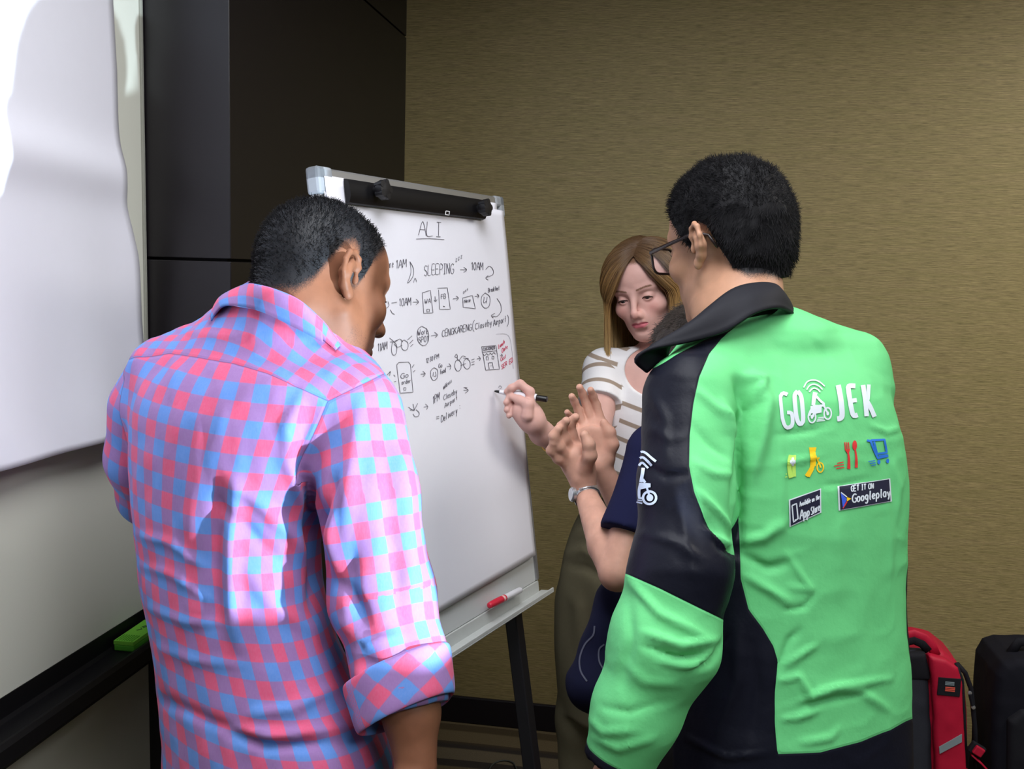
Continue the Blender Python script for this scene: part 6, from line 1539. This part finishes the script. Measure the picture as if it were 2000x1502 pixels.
# ------------------------------------------------------------------ red backpack and dark bag on the floor by the back wall
M_RED = plain('crimson_nylon', (176, 16, 50), .6, .3, nz=.10, scale=120, bump=.15); M_BPK = plain('black_nylon_mesh', (26, 26, 32), .8, .2, nz=.2, scale=500, bump=.3); M_BPG = plain('charcoal_padding', (46, 48, 56), .85, .2, nz=.15, scale=300, bump=.2)
M_REF = plain('reflective_tape', (128, 140, 146), .4, .5)
BD = 2.62
def at(x, y, d=BD): return U(x, y, d)
base = foot(1800, BD); by = base[1]
bx = np.array([.985, -.16, 0]); byv = np.array([.16, .985, 0])
BPO = np.array(at(1790, 1500)); BPO[2] = 0
MP = frame(BPO, bx, byv, ez); MPI = MP.inverted()
def lp(x, y, off=0.0): 
    p = hit(x, y, BPO + byv * off, byv); return np.array(MPI @ Vector(p))
bp = empty('backpack', MP); tag(bp, 'crimson and black backpack standing on the floor by the back wall', 'backpack')
def soft(pts2, d0, d1, name, mat, parent, h=.006, rnd=.02, bulge=.02):
    """rounded slab: outline in local x, z; from depth d0 to d1"""
    P = [np.array(p) for p in pts2]
    def fn(p):
        s = poly_sd(p[:, [0, 2]].astype(float), P); y = np.abs(p[:, 1] - (d0 + d1) / 2) - (d1 - d0) / 2 + rnd - bulge * np.clip(-s / .12, 0, 1) ** .5
        s2 = s + rnd; return (np.sqrt(np.maximum(s2, 0) ** 2 + np.maximum(y, 0) ** 2) + np.minimum(np.maximum(s2, y), 0) - rnd).astype(np.float32)
    A = np.array(P); lo = np.array([A[:, 0].min() - .04, d0 - .06, A[:, 1].min() - .02]); hi = np.array([A[:, 0].max() + .04, d1 + .06, A[:, 1].max() + .04])
    V, Q = mesh_field(fn, lo, hi, h, 3); V = V + vnormals(V, Q) * (.0015 * vnoise(V * 30))[:, None]
    return np_mesh(name, V, Q, mat, parent)
f_ = 0.0
o2 = lambda pts, off=0.0: [tuple(lp(x, y, off)[[0, 2]]) for x, y in pts]
zfl = .005
body = o2([(1700, 1290), (1740, 1275), (1812, 1272), (1850, 1282), (1878, 1304), (1893, 1345), (1898, 1400), (1900, 1500)]) ; xr = body[-1][0]; xl = body[0][0] - .02
body = body + [(xr + .012, .06), (xr, zfl), (xl, zfl), (xl - .01, .06)]
soft(body, .03, .20, 'main_body', M_RED, bp)
back = o2([(1700, 1276), (1760, 1272), (1806, 1275), (1813, 1300), (1818, 1380), (1822, 1500)]); xb = back[-1][0]
soft(back + [(xb + .005, .05), (xb, zfl), (xl, zfl)], -.005, .05, 'back_padding', M_BPG, bp, bulge=.01)
pan = o2([(1700, 1275), (1806, 1274), (1812, 1300), (1817, 1327), (1700, 1330)]); soft(pan, -.012, .03, 'yoke_panel', M_BPK, bp, rnd=.01, bulge=.004)
strap = o2([(1811, 1275), (1845, 1283), (1868, 1298), (1876, 1330), (1879, 1400), (1884, 1500)]); sx1 = strap[-1][0]; strap = strap + [(sx1 + .004, .12), (sx1 - .055, .10)] + o2([(1824, 1500), (1821, 1400), (1817, 1320)])
soft(strap, -.022, .012, 'shoulder_strap', M_RED, bp, rnd=.01, bulge=.006)
strap2 = o2([(1700, 1275), (1716, 1274), (1722, 1330), (1728, 1400), (1738, 1500)]); sx2 = strap2[-1][0]
soft(strap2 + [(sx2 + .004, .12), (sx2 - .05, .10)] + o2([(1690, 1500), (1686, 1400)]), -.022, .012, 'shoulder_strap', M_RED, bp, rnd=.01, bulge=.006)
edge_pts = [lp(x, y, -.015) for x, y in ((1868, 1296), (1880, 1330), (1884, 1400), (1888, 1500))]; MB().tube([(p[0], -.012, p[2]) for p in edge_pts], .0045, 8).build('strap_binding', M_BPK, bp, True)
hp = [lp(x, y, .01) for x, y in ((1745, 1262), (1760, 1243), (1785, 1238), (1805, 1246), (1820, 1262), (1828, 1280))]
MB().tube([(p[0], .01, p[2]) for p in hp], .006, 10, True, 2.2).build('grab_handle', M_RED, bp, True)
hp2 = [lp(x, y, .01) for x, y in ((1745, 1268), (1762, 1253), (1785, 1249), (1802, 1256), (1814, 1270))]
MB().tube([(p[0], .01, p[2]) for p in hp2], .007, 10, True, 2.0).build('handle_lining', M_BPK, bp, True)
zp_ = [lp(x, y, .06) for x, y in ((1866, 1292), (1882, 1310), (1893, 1340), (1897, 1375), (1901, 1420), (1903, 1500))]
MB().tube([(p[0], .045, p[2]) for p in zp_], .0065, 8).build('zip', M_BPK, bp, True)
for x, y in ((1893, 1352), (1900, 1380)):
    p = lp(x, y, .035); MB().lathe([(.002, 0), (.0055, .001), (.0055, .004), (.002, .005)], frame((p[0], .033, p[2]), (1, 0, 0), (0, 0, 1), (0, -1, 0)), 12).build('zip_pull', M_STEEL, bp)
p1_, p2_ = lp(1894, 1356, .03), lp(1899, 1378, .03); MB().tube([(p1_[0], .03, p1_[2]), (p2_[0], .03, p2_[2])], .0045, 6).build('pull_cord', M_BPK, bp)
a, b = o2([(1828, 1315), (1869, 1353)]); lab = MB().box((a[0], -.027, b[1]), (b[0], -.0215, a[1]), .001).build('name_patch', M_BPK, bp)
a, b = o2([(1841, 1322), (1858, 1331)]); 
for i in range(3): MB().box((a[0], -.0278, b[1] + (a[1] - b[1]) * (i * .34)), (b[0], -.0268, b[1] + (a[1] - b[1]) * (i * .34 + .2))).build('grey_line', M_REF, lab)
a, b = o2([(1841, 1332), (1859, 1343)]); M_OR = plain('orange_red_thread', (214, 84, 66), .7)
for i in range(3): MB().box((a[0], -.0278, b[1] + (a[1] - b[1]) * (i * .34)), (b[0], -.0268, b[1] + (a[1] - b[1]) * (i * .34 + .22))).build('red_line', M_OR, lab)
rs_ = o2([(1829, 1450), (1873, 1425), (1873, 1440), (1830, 1463)]); MB().poly([(p[0], p[1]) for p in rs_], .003, frame((0, -.0245, 0), (1, 0, 0), (0, 0, 1), (0, -1, 0))).build('reflective_strip', M_REF, bp)
bu = lp(1905, 1460, .04); MB().box((-.02, -.008, -.016), (.02, .008, .016), .004, Matrix.Translation(Vector((bu[0], .03, bu[2]))) @ Matrix.Rotation(.5, 4, 'Y')).build('buckle', M_BPK, bp)
MB().box((-.013, -.004, -.012), (.013, .010, .012), .003, Matrix.Translation(Vector((bu[0] + .002, .018, bu[2]))) @ Matrix.Rotation(.5, 4, 'Y')).build('buckle_webbing', M_RED, bp)
ws = [lp(x, y, .04) for x, y in ((1895, 1470), (1912, 1485), (1926, 1500))]; MB().tube([(p[0], .03, p[2]) for p in ws] + [(ws[-1][0] + .02, .03, ws[-1][2] - .08)], .011, 8, True, .25).build('webbing', M_RED, bp, True)
# second bag
DO = np.array(at(1990, 1500, 2.62)); DO[2] = 0; MD = frame(DO, bx, byv, ez); MDI = MD.inverted()
def ld_(x, y): p = hit(x, y, DO, byv); return tuple(np.array(MDI @ Vector(p))[[0, 2]])
db = empty('dark_bag', MD); tag(db, 'black rucksack standing to the right of the crimson backpack', 'bag')
ol = [ld_(x, y) for x, y in ((1938, 1500), (1940, 1400), (1946, 1320), (1960, 1296), (1985, 1288), (2060, 1290), (2110, 1320), (2120, 1500))]
soft(ol + [(ol[-1][0], zfl), (ol[0][0] - .005, zfl)], .0, .20, 'main_body', plain('black_canvas', (18, 18, 28), .85, .2, nz=.2, scale=200, bump=.2), db)
pk = [ld_(x, y) for x, y in ((1962, 1500), (1964, 1400), (1990, 1380), (2080, 1385), (2095, 1500))]; soft(pk + [(pk[-1][0], .04), (pk[0][0], .04)], -.03, .03, 'front_pocket', M_BPK, db, rnd=.012, bulge=.01)
MB().tube([(ld_(1990, 1289)[0], .06, ld_(1990, 1292)[1]), (ld_(2005, 1270)[0], .06, ld_(2005, 1270)[1]), (ld_(2040, 1268)[0], .06, ld_(2040, 1268)[1]), (ld_(2055, 1290)[0], .06, ld_(2055, 1293)[1])], .008, 8, True, 1.8).build('grab_handle', M_BPK, db, True)
# thin cable loop on the carpet under the easel
cc = []
for x, y in ((955, 1520), (956, 1502), (966, 1490), (985, 1485), (1003, 1490), (1010, 1505), (1030, 1530)):
    p = hit(x, y, np.array([0, 0, .004]), ez); cc.append(p)
tag(MB().tube([Vector(p) for p in smooth_line(cc, .02)], .0025, 6).build('cable', plain('grey_cable', (70, 74, 72), .6), None, True), 'thin grey cable looped on the carpet under the easel', 'cable')
